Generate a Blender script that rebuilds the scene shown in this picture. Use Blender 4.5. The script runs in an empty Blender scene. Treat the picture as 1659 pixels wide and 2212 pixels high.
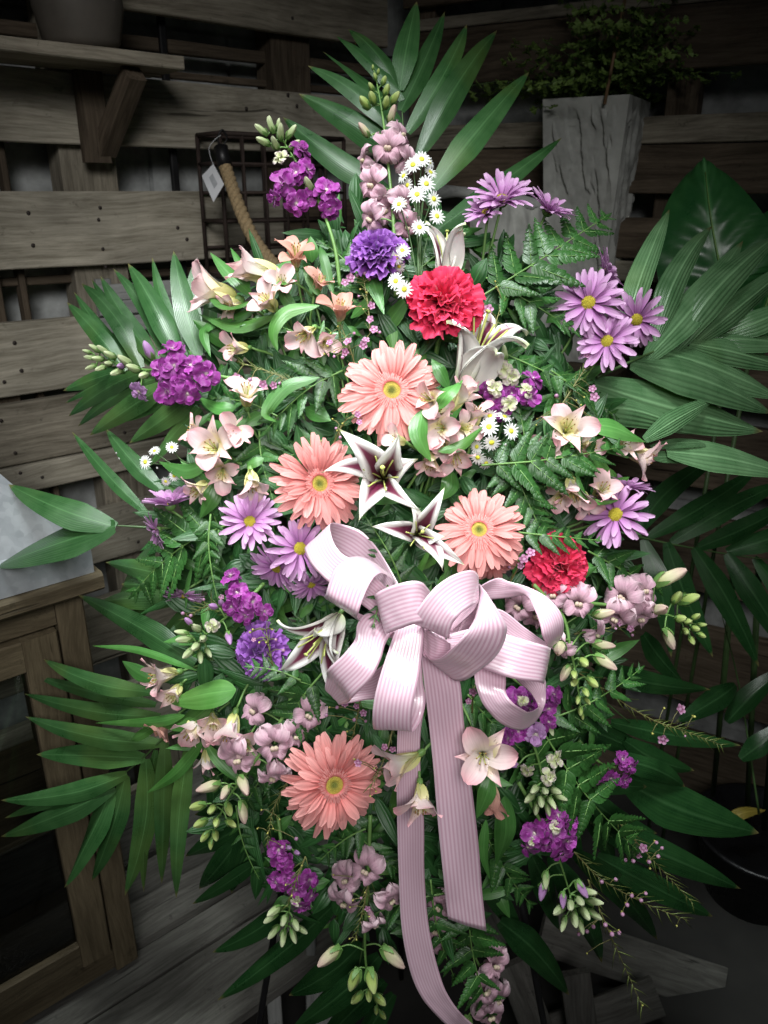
import bpy, math, random
from mathutils import Vector, Matrix, noise
V = Vector
random.seed(7)
SC = bpy.context.scene
COL = SC.collection

# ------------------------------------------------------------------ camera
F = 1736.0                       # focal length in pixels of a 1659 x 2212 frame
PITCH = math.radians(21.6)
CAM = V((0, 0, 1.5))
FW = V((0, math.cos(PITCH), -math.sin(PITCH)))
UP = V((0, math.sin(PITCH), math.cos(PITCH)))
RT = V((1, 0, 0))
BK = -FW
cam = bpy.data.cameras.new('camera')
cam.sensor_fit = 'VERTICAL'
cam.sensor_height = 24.0
cam.lens = 24.0 * F / 2212.0
cam.clip_start, cam.clip_end = 0.02, 50
cam.dof.use_dof = True
cam.dof.focus_distance = 0.93
cam.dof.aperture_fstop = 5.6
camo = bpy.data.objects.new('camera', cam)
COL.objects.link(camo)
camo.matrix_world = Matrix.Translation(CAM) @ Matrix((RT, UP, BK)).transposed().to_4x4()
SC.camera = camo

# ------------------------------------------------------------------ light
world = bpy.data.worlds.new('World')
SC.world = world
world.use_nodes = True
world.node_tree.nodes['Background'].inputs[0].default_value = (0.75, 0.85, 1.0, 1)
world.node_tree.nodes['Background'].inputs[1].default_value = 0.012

def aim(o, src, dst):
    o.location = src
    o.rotation_euler = (V(dst) - V(src)).to_track_quat('-Z', 'Y').to_euler()

spot = bpy.data.lights.new('vignette_spot', 'SPOT')  # added spot behind the camera; its soft cone makes the vignette
spot.energy = 192
spot.color = (1.0, 0.985, 0.975)
spot.spot_size = math.radians(44.5)
spot.spot_blend = 0.95
spot.shadow_soft_size = 0.55
so = bpy.data.objects.new('vignette_spot', spot)
COL.objects.link(so)
aim(so, (0.12, -0.72, 2.24), (-0.06, 0.95, 1.215))
fill = bpy.data.lights.new('overhead_fill', 'AREA')  # added fill, no room fixture: top light and ribbon highlights
fill.energy = 4.6
fill.size, fill.size_y, fill.shape = 0.8, 0.5, 'RECTANGLE'
fill.spread = math.radians(42)
fill.color = (0.93, 1.0, 0.98)
fo = bpy.data.objects.new('overhead_fill', fill)
COL.objects.link(fo)
aim(fo, (-0.15, 0.62, 2.35), (0.0, 0.92, 1.2))

SC.view_settings.view_transform = 'Standard'
SC.view_settings.look = 'None'
SC.view_settings.exposure = 0.02
SC.view_settings.gamma = 1.0
SC.render.engine = 'CYCLES'
SC.cycles.use_denoising = True
SC.cycles.max_bounces = 6
SC.cycles.diffuse_bounces = 3
SC.cycles.glossy_bounces = 3
SC.cycles.transmission_bounces = 5
SC.cycles.transparent_max_bounces = 6
SC.cycles.caustics_reflective = False
SC.cycles.caustics_refractive = False

# ------------------------------------------------------------------ placing
def ray(x, y):
    return RT * ((x - 829.5) / F) + UP * (-(y - 1106) / F) + FW

def S(x, y, d):
    return CAM + ray(x, y) * d

def dep(x, y):
    r2 = ((x - 850) / 600) ** 2 + ((y - 1180) / 1000) ** 2
    return 0.92 + 0.12 * min(r2, 1.6)

def H(x, y, h=0.0):               # point of the spray's dome, h millimetres out of it
    return S(x, y, dep(x, y) - h / 1000.0)

def hit(x, y, p, n):
    r = ray(x, y)
    return CAM + r * ((p - CAM).dot(n) / r.dot(n))

def dirn(a):
    return (RT * a[0] + UP * a[1] + BK * a[2]).normalized()

def frame(o, n, up=None, s=1.0, roll=0.0):
    n = n.normalized()
    up = V(up) if up is not None else UP
    x = up.cross(n)
    if x.length < 1e-4:
        x = RT.copy()
    x.normalize()
    y = n.cross(x)
    M = Matrix((x, y, n)).transposed().to_4x4()
    return Matrix.Translation(o) @ M @ Matrix.Rotation(roll, 4, 'Z') @ Matrix.Scale(s, 4)

def catmull(P, n):
    out = []
    Q = [P[0] * 2 - P[1]] + list(P) + [P[-1] * 2 - P[-2]]
    for i in range(1, len(Q) - 2):
        for k in range(n):
            t = k / n
            a, b, c, d = Q[i - 1], Q[i], Q[i + 1], Q[i + 2]
            out.append(0.5 * ((2 * b) + (c - a) * t + (2 * a - 5 * b + 4 * c - d) * t * t + (3 * b - a - 3 * c + d) * t ** 3))
    out.append(P[-1].copy())
    return out

# ------------------------------------------------------------------ meshes
class MB:
    def __init__(s, off=None):
        s.v, s.f, s.uv, s.m = [], [], [], []
        s.off = V(off) if off is not None else V((0, 0, 0))

    def grid(s, fn, nu, nv, m=0, flip=False, closed=False):
        b = len(s.v)
        for j in range(nv + 1):
            for i in range(nu + 1):
                u, w = i / nu, j / nv
                s.v.append(V(fn(u, w)) - s.off)
                s.uv.append((u, w))
        for j in range(nv):
            for i in range(nu):
                q = [b + j * (nu + 1) + i, b + j * (nu + 1) + i + 1, b + (j + 1) * (nu + 1) + i + 1, b + (j + 1) * (nu + 1) + i]
                s.f.append(q[::-1] if flip else q)
                s.m.append(m)
        return s

    def tube(s, pts, r, n=6, m=0, cap=True):
        b = len(s.v)
        N = len(pts)
        ref = None
        for k, p in enumerate(pts):
            t = (pts[min(k + 1, N - 1)] - pts[max(k - 1, 0)])
            t = t.normalized() if t.length > 1e-9 else V((0, 0, 1))
            if ref is None:
                ref = t.orthogonal().normalized()
            ref = (ref - t * ref.dot(t))
            ref = ref.normalized() if ref.length > 1e-6 else t.orthogonal().normalized()
            bi = t.cross(ref)
            rr = r(k / max(N - 1, 1)) if callable(r) else r
            for i in range(n):
                a = 2 * math.pi * i / n
                s.v.append(p + (ref * math.cos(a) + bi * math.sin(a)) * rr - s.off)
                s.uv.append((i / n, k / max(N - 1, 1)))
        for k in range(N - 1):
            for i in range(n):
                j = (i + 1) % n
                s.f.append([b + k * n + i, b + k * n + j, b + (k + 1) * n + j, b + (k + 1) * n + i])
                s.m.append(m)
        if cap:
            s.f.append([b + i for i in range(n)][::-1]); s.m.append(m)
            s.f.append([b + (N - 1) * n + i for i in range(n)]); s.m.append(m)
        return s

    def ball(s, c, r, nu=8, nv=6, m=0, M=None):
        c = V(c)
        r = V((r, r, r)) if not hasattr(r, '__len__') else V(r)
        def fn(u, w):
            a, p = 2 * math.pi * u, math.pi * w
            q = V((r.x * math.cos(a) * math.sin(p), r.y * math.sin(a) * math.sin(p), -r.z * math.cos(p)))
            return c + (M @ q if M is not None else q)
        return s.grid(fn, nu, nv, m)

    def lathe(s, prof, n=28, m=0, c=(0, 0, 0)):
        c = V(c)
        K = len(prof) - 1
        def fn(u, w):
            k = min(int(round(w * K)), K)
            a = 2 * math.pi * u
            return c + V((prof[k][0] * math.cos(a), prof[k][0] * math.sin(a), prof[k][1]))
        return s.grid(fn, n, K, m)

    def board(s, lx, ly, lz, ch=0.002, segs=6, jit=0.0, seed=0.0, m=0):
        # a sawn board along local X centred on the origin, chamfered, edges slightly uneven
        sec = [(-ly / 2 + ch, -lz / 2), (ly / 2 - ch, -lz / 2), (ly / 2, -lz / 2 + ch), (ly / 2, lz / 2 - ch),
               (ly / 2 - ch, lz / 2), (-ly / 2 + ch, lz / 2), (-ly / 2, lz / 2 - ch), (-ly / 2, -lz / 2 + ch)]
        b = len(s.v)
        for k in range(segs + 1):
            x = -lx / 2 + lx * k / segs
            for (y, z) in sec:
                q = noise.noise(V((x * 4 + seed, y * 9, z * 9 + seed))) * jit
                q2 = noise.noise(V((x * 5 - seed, 3.1 + (1 if y > 0 else 0), seed))) * jit
                s.v.append(V((x + (q2 * 1.5 if k in (0, segs) else 0), y + q2, z + q)) - s.off)
                s.uv.append((y / max(ly, 1e-6) + 0.5, k / segs))
        for k in range(segs):
            for i in range(8):
                j = (i + 1) % 8
                s.f.append([b + k * 8 + i, b + (k + 1) * 8 + i, b + (k + 1) * 8 + j, b + k * 8 + j][::-1])
                s.m.append(m)
        s.f.append([b + i for i in range(8)][::-1]); s.m.append(m)
        s.f.append([b + segs * 8 + i for i in range(8)]); s.m.append(m)
        return s

    def mesh(s, name, mats, smooth=True):
        me = bpy.data.meshes.new(name)
        me.from_pydata([tuple(p) for p in s.v], [], s.f)
        uvl = me.uv_layers.new(name='UVMap')
        li = [0] * len(me.loops)
        me.loops.foreach_get('vertex_index', li)
        flat = []
        for i in li:
            flat += s.uv[i]
        uvl.data.foreach_set('uv', flat)
        for mt in (mats if isinstance(mats, (list, tuple)) else [mats]):
            me.materials.append(mt)
        if any(s.m):
            me.polygons.foreach_set('material_index', s.m)
        if smooth:
            me.polygons.foreach_set('use_smooth', [True] * len(me.polygons))
        me.update()
        return me

def obj(name, me, parent=None, M=None):
    o = bpy.data.objects.new(name, me)
    COL.objects.link(o)
    if parent is not None:
        o.parent = parent
    if M is not None:
        o.matrix_basis = M
    return o

def tag(o, label, cat, group=None, kind=None):
    if label: o['label'] = label
    if cat: o['category'] = cat
    if group: o['group'] = group
    if kind: o['kind'] = kind
    return o

def thing(name, base, label, cat, group=None):
    o = obj(name, None)
    o.location = base
    o.empty_display_size = 0.02
    tag(o, label, cat, group)
    return o

def put(name, me, t, M):          # part of thing t (an unrotated Empty), M in world space
    return obj(name, me, t, Matrix.Translation(-t.location) @ M)

# ------------------------------------------------------------------ materials
class NT:
    def __init__(s, name):
        s.mat = bpy.data.materials.new(name)
        s.mat.use_nodes = True
        s.t = s.mat.node_tree
        s.t.nodes.clear()
    def n(s, typ, **kw):
        nd = s.t.nodes.new(typ)
        for k, v in kw.items():
            if k == 'inp':
                for kk, vv in v.items():
                    if isinstance(vv, bpy.types.NodeSocket):
                        s.t.links.new(vv, nd.inputs[kk])
                    else:
                        nd.inputs[kk].default_value = vv
            else:
                setattr(nd, k, v)
        return nd
    def ramp(s, fac, stops, interp='LINEAR'):
        r = s.n('ShaderNodeValToRGB')
        r.color_ramp.interpolation = interp
        el = r.color_ramp.elements
        while len(el) < len(stops):
            el.new(0.5)
        for e, (p, c) in zip(el, stops):
            e.position = p
            e.color = (*c, 1) if len(c) == 3 else c
        s.t.links.new(fac, r.inputs[0])
        return r.outputs[0]
    def math(s, op, a, b=0.0, c=None):
        nd = s.n('ShaderNodeMath', operation=op)
        for i, v in enumerate((a, b) if c is None else (a, b, c)):
            if isinstance(v, bpy.types.NodeSocket):
                s.t.links.new(v, nd.inputs[i])
            else:
                nd.inputs[i].default_value = v
        return nd.outputs[0]
    def mix(s, fac, a, b, mode='MIX'):
        nd = s.n('ShaderNodeMix', data_type='RGBA', blend_type=mode)
        for sock, v in ((nd.inputs[0], fac), (nd.inputs[6], a), (nd.inputs[7], b)):
            if isinstance(v, bpy.types.NodeSocket):
                s.t.links.new(v, sock)
            else:
                sock.default_value = v if isinstance(v, float) else (*v, 1) if len(v) == 3 else v
        return nd.outputs[2]
    def uv(s):
        tc = s.n('ShaderNodeTexCoord')
        sp = s.n('ShaderNodeSeparateXYZ', inp={0: tc.outputs['UV']})
        return tc, sp.outputs[0], sp.outputs[1]
    def noise(s, vec, scale, detail=3.0, rough=0.55, stretch=None):
        if stretch is not None:
            vec = s.n('ShaderNodeMapping', inp={0: vec, 3: stretch}).outputs[0]
        return s.n('ShaderNodeTexNoise', inp={'Vector': vec, 'Scale': scale, 'Detail': detail, 'Roughness': rough})
    def bump(s, h, strength, dist=0.001):
        return s.n('ShaderNodeBump', inp={'Height': h, 'Strength': strength, 'Distance': dist}).outputs[0]
    def out(s, col, rough=0.5, normal=None, transl=0.0, tcol=None, spec=0.5, sheen=0.0, metal=0.0, coat=0.0, aniso=0.0):
        p = s.n('ShaderNodeBsdfPrincipled', inp={'Base Color': col if isinstance(col, bpy.types.NodeSocket) else (*col, 1),
                'Roughness': rough, 'Specular IOR Level': spec, 'Metallic': metal, 'Sheen Weight': sheen, 'Coat Weight': coat})
        if normal is not None:
            s.t.links.new(normal, p.inputs['Normal'])
        o = s.n('ShaderNodeOutputMaterial')
        if transl > 0:
            tr = s.n('ShaderNodeBsdfTranslucent')
            c = tcol if tcol is not None else col
            if isinstance(c, bpy.types.NodeSocket):
                s.t.links.new(c, tr.inputs[0])
            else:
                tr.inputs[0].default_value = (*c, 1)
            mx = s.n('ShaderNodeMixShader', inp={0: transl, 1: p.outputs[0], 2: tr.outputs[0]})
            s.t.links.new(mx.outputs[0], o.inputs[0])
        else:
            s.t.links.new(p.outputs[0], o.inputs[0])
        return s.mat
    def vary(s, col, amount=0.15):
        oi = s.n('ShaderNodeObjectInfo')
        f = s.math('MULTIPLY_ADD', oi.outputs['Random'], amount * 2, 1 - amount)
        return s.mix(1.0, col, s.n('ShaderNodeCombineColor', inp={0: f, 1: f, 2: f}).outputs[0], 'MULTIPLY')

def petal_mat(name, stops, rough=0.55, transl=0.28, streak=0.22, freq=26, edge=None, vary=0.08, spec=0.3, sheen=0.15, bump=0.25):
    k = NT(name)
    tc, u, v = k.uv()
    c = k.ramp(v, stops)
    if edge is not None:          # paler margin
        e = k.math('ABSOLUTE', k.math('SUBTRACT', u, 0.5))
        c = k.mix(k.ramp(e, [(edge[1], (0, 0, 0)), (edge[2], (1, 1, 1))]), c, edge[0])
    nz = k.noise(tc.outputs['UV'], 1.0, 3, 0.6, (freq, 1.6, 1))
    f = k.ramp(nz.outputs[0], [(0.3, (1 - streak,) * 3), (0.65, (1 + 0.0,) * 3)])
    c = k.mix(1.0, c, f, 'MULTIPLY')
    c = k.vary(c, vary)
    return k.out(c, rough, k.bump(nz.outputs[0], bump, 0.0012), transl, spec=spec, sheen=sheen)

def leaf_mat(name, base, light, rib=10, rough=0.36, transl=0.16, vary=0.22, mid=0.5, spec=0.5, bump=0.35, yellow=0.0, tip=False):
    k = NT(name)
    tc, u, v = k.uv()
    nz = k.noise(tc.outputs['Object'], 22.0, 4, 0.6)
    st = k.noise(tc.outputs['UV'], 1.0, 2, 0.5, (rib * 2.0, 0.7, 1))
    f = k.math('MULTIPLY_ADD', nz.outputs[0], 0.55, k.math('MULTIPLY', st.outputs[0], 0.45))
    c = k.ramp(f, [(0.32, base), (0.72, light)])
    m = k.math('ABSOLUTE', k.math('SUBTRACT', u, 0.5))
    c = k.mix(k.ramp(m, [(0.0, (mid,) * 3), (0.045, (0, 0, 0))]), c, tuple(min(1, q * 1.6 + 0.02) for q in light))
    if yellow > 0:
        c = k.mix(k.ramp(k.noise(tc.outputs['Object'], 6.0, 2).outputs[0], [(0.55, (0, 0, 0)), (0.8, (yellow,) * 3)]), c, (0.16, 0.2, 0.03))
    if tip:
        tn = k.math('ADD', v, k.math('MULTIPLY_ADD', nz.outputs[0], 0.12, -0.06))
        c = k.mix(k.ramp(tn, [(0.93, (0, 0, 0)), (0.985, (0.8,) * 3)]), c, (0.16, 0.13, 0.05))
    c = k.vary(c, vary)
    w = k.math('SINE', k.math('MULTIPLY', u, rib * 6.2832))
    nrm = k.bump(w, bump, 0.0006)
    rr = k.ramp(nz.outputs[0], [(0.3, (rough - 0.06,) * 3), (0.7, (rough + 0.14,) * 3)])
    return k.out(c, rr, nrm, transl, k.mix(1.0, c, (1.3, 1.5, 0.5), 'MULTIPLY'), spec=spec)

def wood_mat(name, dark, light, stain=0.4, rough=0.8, grain=1.0, spec=0.25, vary=0.2):
    k = NT(name)
    tc = k.n('ShaderNodeTexCoord')
    oi = k.n('ShaderNodeObjectInfo')
    off = k.math('MULTIPLY', oi.outputs['Random'], 37.0)
    vec = k.n('ShaderNodeVectorMath', operation='ADD', inp={0: tc.outputs['Object'], 1: k.n('ShaderNodeCombineXYZ', inp={0: off, 1: off, 2: off}).outputs[0]}).outputs[0]
    warp = k.noise(vec, 5.0, 2, 0.5, (0.6, 1, 1))
    v2 = k.n('ShaderNodeVectorMath', operation='MULTIPLY_ADD', inp={0: warp.outputs['Color'], 1: (0.05, 0.05, 0.05), 2: vec}).outputs[0]
    g1 = k.noise(v2, 16.0 * grain, 6, 0.7, (0.20, 2.2, 2.2))
    g2 = k.noise(v2, 60.0 * grain, 5, 0.75, (0.14, 2.6, 2.6))
    bl = k.noise(vec, 3.2, 3, 0.6)
    f = k.math('MULTIPLY_ADD', g1.outputs[0], 0.5, k.math('MULTIPLY', g2.outputs[0], 0.5))
    c = k.ramp(f, [(0.40, dark), (0.60, light)])
    st = k.ramp(bl.outputs[0], [(0.38, (1 - stain,) * 3), (0.62, (1, 1, 1))])
    c = k.mix(1.0, c, st, 'MULTIPLY')
    sp = k.noise(vec, 38.0, 4, 0.7)
    c = k.mix(k.ramp(sp.outputs[0], [(0.62, (0, 0, 0)), (0.72, (0.6,) * 3)]), c, tuple(q * 0.4 for q in dark))
    ck = k.noise(v2, 30.0, 3, 0.6, (0.035, 1.6, 1.6))
    crack = k.ramp(ck.outputs[0], [(0.29, (1, 1, 1)), (0.325, (0, 0, 0))])
    c = k.mix(k.math('MULTIPLY', crack, 0.85), c, tuple(q * 0.22 for q in dark))
    kn = k.n('ShaderNodeTexVoronoi', inp={'Vector': k.n('ShaderNodeMapping', inp={0: v2, 3: (2.6, 7.0, 7.0)}).outputs[0], 'Scale': 1.0})
    knot = k.ramp(kn.outputs['Distance'], [(0.055, (1, 1, 1)), (0.12, (0, 0, 0))])
    c = k.mix(k.math('MULTIPLY', knot, 0.7), c, tuple(q * 0.35 for q in dark))
    c = k.vary(c, vary)
    return k.out(c, rough, k.bump(k.math('SUBTRACT', f, k.math('MULTIPLY', crack, 0.5)), 0.7, 0.003), spec=spec)

def plain_mat(name, col, rough=0.5, metal=0.0, var=0.15, scale=30.0, spec=0.5, transl=0.0, bump=0.1, coat=0.0):
    k = NT(name)
    tc = k.n('ShaderNodeTexCoord')
    nz = k.noise(tc.outputs['Object'], scale, 4, 0.6)
    c = k.ramp(nz.outputs[0], [(0.3, tuple(q * (1 - var) for q in col)), (0.7, tuple(min(1, q * (1 + var)) for q in col))])
    rr = k.ramp(nz.outputs[0], [(0.3, (max(0.02, rough - 0.08),) * 3), (0.7, (min(1, rough + 0.08),) * 3)])
    return k.out(c, rr, k.bump(nz.outputs[0], bump, 0.001), transl, metal=metal, spec=spec, coat=coat)

MT = {}
MT['gerbera'] = petal_mat('gerbera_petal', [(0.0, (0.70, 0.15, 0.135)), (0.35, (0.80, 0.27, 0.255)), (1.0, (0.85, 0.405, 0.385))], streak=0.26, freq=9, rough=0.5)
MT['carn_red'] = petal_mat('red_carnation_petal', [(0.0, (0.50, 0.010, 0.04)), (0.6, (0.70, 0.016, 0.075)), (1.0, (0.80, 0.045, 0.13))], rough=0.6, freq=12, transl=0.3)
MT['carn_pur'] = petal_mat('violet_carnation_petal', [(0.0, (0.14, 0.018, 0.24)), (0.7, (0.23, 0.045, 0.38)), (1.0, (0.38, 0.15, 0.54))], rough=0.6, freq=12, transl=0.3)
MT['daisy'] = petal_mat('lavender_daisy_petal', [(0.0, (0.42, 0.15, 0.43)), (0.5, (0.55, 0.25, 0.54)), (1.0, (0.72, 0.45, 0.70))], freq=8, streak=0.24)
MT['white'] = petal_mat('white_aster_petal', [(0.0, (0.75, 0.78, 0.62)), (0.4, (0.84, 0.84, 0.82)), (1.0, (0.86, 0.86, 0.86))], streak=0.1)
MT['alstro'] = petal_mat('pale_pink_alstroemeria_petal', [(0.0, (0.62, 0.66, 0.34)), (0.3, (0.84, 0.75, 0.70)), (0.75, (0.82, 0.59, 0.60)), (1.0, (0.77, 0.38, 0.43))], freq=10, streak=0.16)
MT['alstro_c'] = petal_mat('coral_alstroemeria_petal', [(0.0, (0.60, 0.55, 0.25)), (0.3, (0.74, 0.44, 0.34)), (1.0, (0.70, 0.32, 0.28))], freq=10, streak=0.2)
MT['alstro_w'] = petal_mat('cream_alstroemeria_petal', [(0.0, (0.46, 0.58, 0.16)), (0.28, (0.78, 0.80, 0.52)), (0.6, (0.85, 0.78, 0.75)), (1.0, (0.80, 0.47, 0.51))], freq=10, streak=0.12)
MT['snap'] = petal_mat('mauve_snapdragon_petal', [(0.0, (0.56, 0.36, 0.42)), (0.45, (0.62, 0.36, 0.46)), (1.0, (0.80, 0.60, 0.66))], freq=12, streak=0.3, rough=0.6, bump=0.6, vary=0.14)
MT['snap_y'] = petal_mat('cream_snapdragon_bud', [(0.0, (0.45, 0.50, 0.18)), (0.5, (0.66, 0.62, 0.40)), (1.0, (0.70, 0.48, 0.44))], freq=6, streak=0.2)
MT['snap_g'] = petal_mat('green_snapdragon_bud', [(0.0, (0.20, 0.32, 0.06)), (0.6, (0.40, 0.52, 0.14)), (1.0, (0.52, 0.60, 0.24))], freq=6, streak=0.2)
MT['stock'] = petal_mat('magenta_stock_petal', [(0.0, (0.55, 0.42, 0.48)), (0.25, (0.50, 0.16, 0.48)), (0.6, (0.32, 0.024, 0.30)), (1.0, (0.46, 0.10, 0.45))], freq=9, streak=0.4, vary=0.3)
MT['stock_l'] = petal_mat('lilac_stock_petal', [(0.0, (0.55, 0.52, 0.40)), (0.4, (0.42, 0.20, 0.46)), (1.0, (0.56, 0.32, 0.60))], freq=7, streak=0.25, vary=0.15)
MT['stock_g'] = petal_mat('pale_green_stock_bud', [(0.0, (0.24, 0.36, 0.12)), (0.6, (0.46, 0.56, 0.28)), (1.0, (0.66, 0.70, 0.46))], freq=6, streak=0.2)
MT['stock_w'] = petal_mat('cream_stock_petal', [(0.0, (0.50, 0.58, 0.20)), (0.5, (0.68, 0.72, 0.44)), (1.0, (0.66, 0.52, 0.58))], freq=6, streak=0.15)
MT['wax'] = petal_mat('mauve_waxflower_petal', [(0.0, (0.22, 0.04, 0.12)), (0.35, (0.48, 0.20, 0.36)), (1.0, (0.62, 0.36, 0.54))], freq=6, rough=0.35)
MT['wax_y'] = plain_mat('waxflower_cup', (0.42, 0.40, 0.10), 0.4)
def disc_mat():
    k = NT('gerbera_disc')
    tc = k.n('ShaderNodeTexCoord')
    sp = k.n('ShaderNodeSeparateXYZ', inp={0: tc.outputs['Object']})
    r = k.math('SQRT', k.math('ADD', k.math('POWER', sp.outputs[0], 2.0), k.math('POWER', sp.outputs[1], 2.0)))
    c = k.ramp(k.math('MULTIPLY', r, 4.5), [(0.15, (0.20, 0.22, 0.035)), (0.45, (0.42, 0.34, 0.05)), (0.75, (0.52, 0.38, 0.07)), (0.95, (0.66, 0.40, 0.26))])
    nz = k.noise(tc.outputs['Object'], 60, 3)
    c = k.mix(1.0, c, k.ramp(nz.outputs[0], [(0.3, (0.6,) * 3), (0.7, (1.15,) * 3)]), 'MULTIPLY')
    return k.out(c, 0.75, k.bump(nz.outputs[0], 0.5, 0.001))
MT['disc_g'] = disc_mat()
MT['disc_y'] = plain_mat('daisy_disc', (0.46, 0.38, 0.03), 0.7, var=0.4, scale=420, bump=0.8)
MT['disc_w'] = plain_mat('aster_disc', (0.62, 0.60, 0.04), 0.7, var=0.2, scale=300)
MT['stem'] = plain_mat('green_stem', (0.12, 0.24, 0.06), 0.5, var=0.25)
MT['stem_d'] = plain_mat('dark_green_stem', (0.05, 0.10, 0.03), 0.55, var=0.25)
MT['stem_b'] = plain_mat('olive_brown_stem', (0.16, 0.15, 0.05), 0.6, var=0.25)
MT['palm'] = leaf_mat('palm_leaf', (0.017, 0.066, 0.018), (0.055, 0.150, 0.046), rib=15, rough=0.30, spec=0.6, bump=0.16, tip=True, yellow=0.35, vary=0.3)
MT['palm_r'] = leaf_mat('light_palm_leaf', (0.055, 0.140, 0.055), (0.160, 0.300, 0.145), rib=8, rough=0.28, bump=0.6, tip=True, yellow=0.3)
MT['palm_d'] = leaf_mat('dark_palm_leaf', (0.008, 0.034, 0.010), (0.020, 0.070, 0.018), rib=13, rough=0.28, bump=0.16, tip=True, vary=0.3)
MT['fern'] = leaf_mat('leatherleaf_fern', (0.014, 0.062, 0.012), (0.046, 0.145, 0.030), rib=3, rough=0.37, spec=0.6, vary=0.3, mid=0.10, bump=0.15)
MT['aleaf'] = leaf_mat('alstroemeria_leaf', (0.038, 0.145, 0.026), (0.100, 0.265, 0.066), rib=6, rough=0.36, transl=0.22, yellow=0.3, vary=0.32, bump=0.12, mid=0.3)
MT['broad'] = leaf_mat('broad_glossy_leaf', (0.014, 0.080, 0.022), (0.036, 0.145, 0.038), rib=1, rough=0.33, mid=0.9, vary=0.1)
MT['fill'] = leaf_mat('filler_leaf', (0.011, 0.052, 0.013), (0.034, 0.120, 0.030), rib=4, rough=0.4, vary=0.35)
MT['maiden'] = leaf_mat('maidenhair_leaflet', (0.075, 0.140, 0.028), (0.170, 0.255, 0.060), rib=4, rough=0.55, vary=0.3)
MT['stamen'] = plain_mat('stamen', (0.40, 0.44, 0.12), 0.5)
MT['anther'] = plain_mat('anther', (0.30, 0.16, 0.04), 0.8)

def lily_mat():
    k = NT('lily_tepal_inner')
    tc, u, v = k.uv()
    e = k.math('ABSOLUTE', k.math('SUBTRACT', u, 0.5))
    nz = k.noise(tc.outputs['UV'], 1.0, 3, 0.6, (7, 3, 1))
    # burgundy heart that narrows towards the tip, white margin
    lim = k.ramp(v, [(0.0, (0.50,) * 3), (0.42, (0.38,) * 3), (0.75, (0.12,) * 3), (0.85, (-0.02,) * 3)])
    d = k.math('SUBTRACT', k.math('ADD', e, k.math('MULTIPLY_ADD', nz.outputs[0], 0.10, -0.05)), lim)
    f = k.ramp(k.math('MULTIPLY_ADD', d, 1.0, 0.5), [(0.36, (1, 1, 1)), (0.60, (0, 0, 0))])
    wine = k.ramp(v, [(0.0, (0.13, 0.025, 0.05)), (0.5, (0.105, 0.010, 0.036)), (1.0, (0.28, 0.08, 0.13))])
    vo = k.n('ShaderNodeTexVoronoi', inp={'Vector': k.n('ShaderNodeMapping', inp={0: tc.outputs['UV'], 3: (11, 20, 1)}).outputs[0], 'Scale': 1.0})
    spots = k.ramp(vo.outputs['Distance'], [(0.16, (1, 1, 1)), (0.26, (0, 0, 0))])
    spots = k.math('MULTIPLY', spots, k.ramp(v, [(0.15, (1, 1, 1)), (0.7, (0, 0, 0))]))
    white = k.ramp(v, [(0.0, (0.72, 0.76, 0.62)), (0.5, (0.84, 0.82, 0.80)), (0.92, (0.85, 0.86, 0.80)), (1.0, (0.62, 0.70, 0.36))])
    c = k.mix(f, white, wine)
    c = k.mix(k.math('MULTIPLY', spots, 0.75), c, (0.12, 0.004, 0.03))
    return k.out(c, 0.45, k.bump(nz.outputs[0], 0.3, 0.001), 0.2, spec=0.4)
MT['lily'] = lily_mat()
MT['lily_b'] = petal_mat('lily_tepal_back', [(0.0, (0.50, 0.58, 0.30)), (0.25, (0.80, 0.80, 0.72)), (0.8, (0.86, 0.83, 0.83)), (1.0, (0.70, 0.75, 0.46))], freq=5, streak=0.1, transl=0.15)

def fleck_mat():
    k = NT('flecked_alstroemeria_petal')
    tc, u, v = k.uv()
    c = k.ramp(v, [(0.0, (0.55, 0.58, 0.18)), (0.45, (0.82, 0.74, 0.42)), (0.75, (0.83, 0.62, 0.60)), (1.0, (0.78, 0.40, 0.45))])
    vo = k.n('ShaderNodeTexVoronoi', inp={'Vector': k.n('ShaderNodeMapping', inp={0: tc.outputs['UV'], 3: (9, 4.5, 1)}).outputs[0], 'Scale': 1.0})
    s = k.ramp(vo.outputs['Distance'], [(0.14, (1, 1, 1)), (0.22, (0, 0, 0))])
    w = k.ramp(v, [(0.35, (0, 0, 0)), (0.5, (1, 1, 1)), (0.75, (1, 1, 1)), (0.85, (0, 0, 0))])
    c = k.mix(k.math('MULTIPLY', k.math('MULTIPLY', s, w), 0.8), c, (0.16, 0.03, 0.03))
    return k.out(c, 0.5, None, 0.25, spec=0.3)
MT['alstro_f'] = fleck_mat()

def ribbon_mat():
    k = NT('striped_satin_ribbon')
    tc, u, v = k.uv()
    w = k.math('SINE', k.math('MULTIPLY', u, 6.2832 * 10.0))
    f = k.ramp(k.math('MULTIPLY_ADD', w, 0.5, 0.5), [(0.35, (0, 0, 0)), (0.65, (1, 1, 1))])
    c = k.mix(f, (0.67, 0.41, 0.52), (0.85, 0.64, 0.735))
    weave = k.noise(tc.outputs['UV'], 1.0, 2, 0.5, (260, 900, 1))
    c = k.mix(k.math('MULTIPLY', weave.outputs[0], 0.15), c, (0.55, 0.32, 0.44))
    r = k.ramp(f, [(0.0, (0.42,) * 3), (1.0, (0.26,) * 3)])
    return k.out(c, r, k.bump(k.math('MULTIPLY_ADD', f, 1.0, k.math('MULTIPLY', weave.outputs[0], 0.5)), 0.03, 0.0003), 0.14, spec=0.9, sheen=0.15, coat=0.25)
MT['ribbon'] = ribbon_mat()

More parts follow.
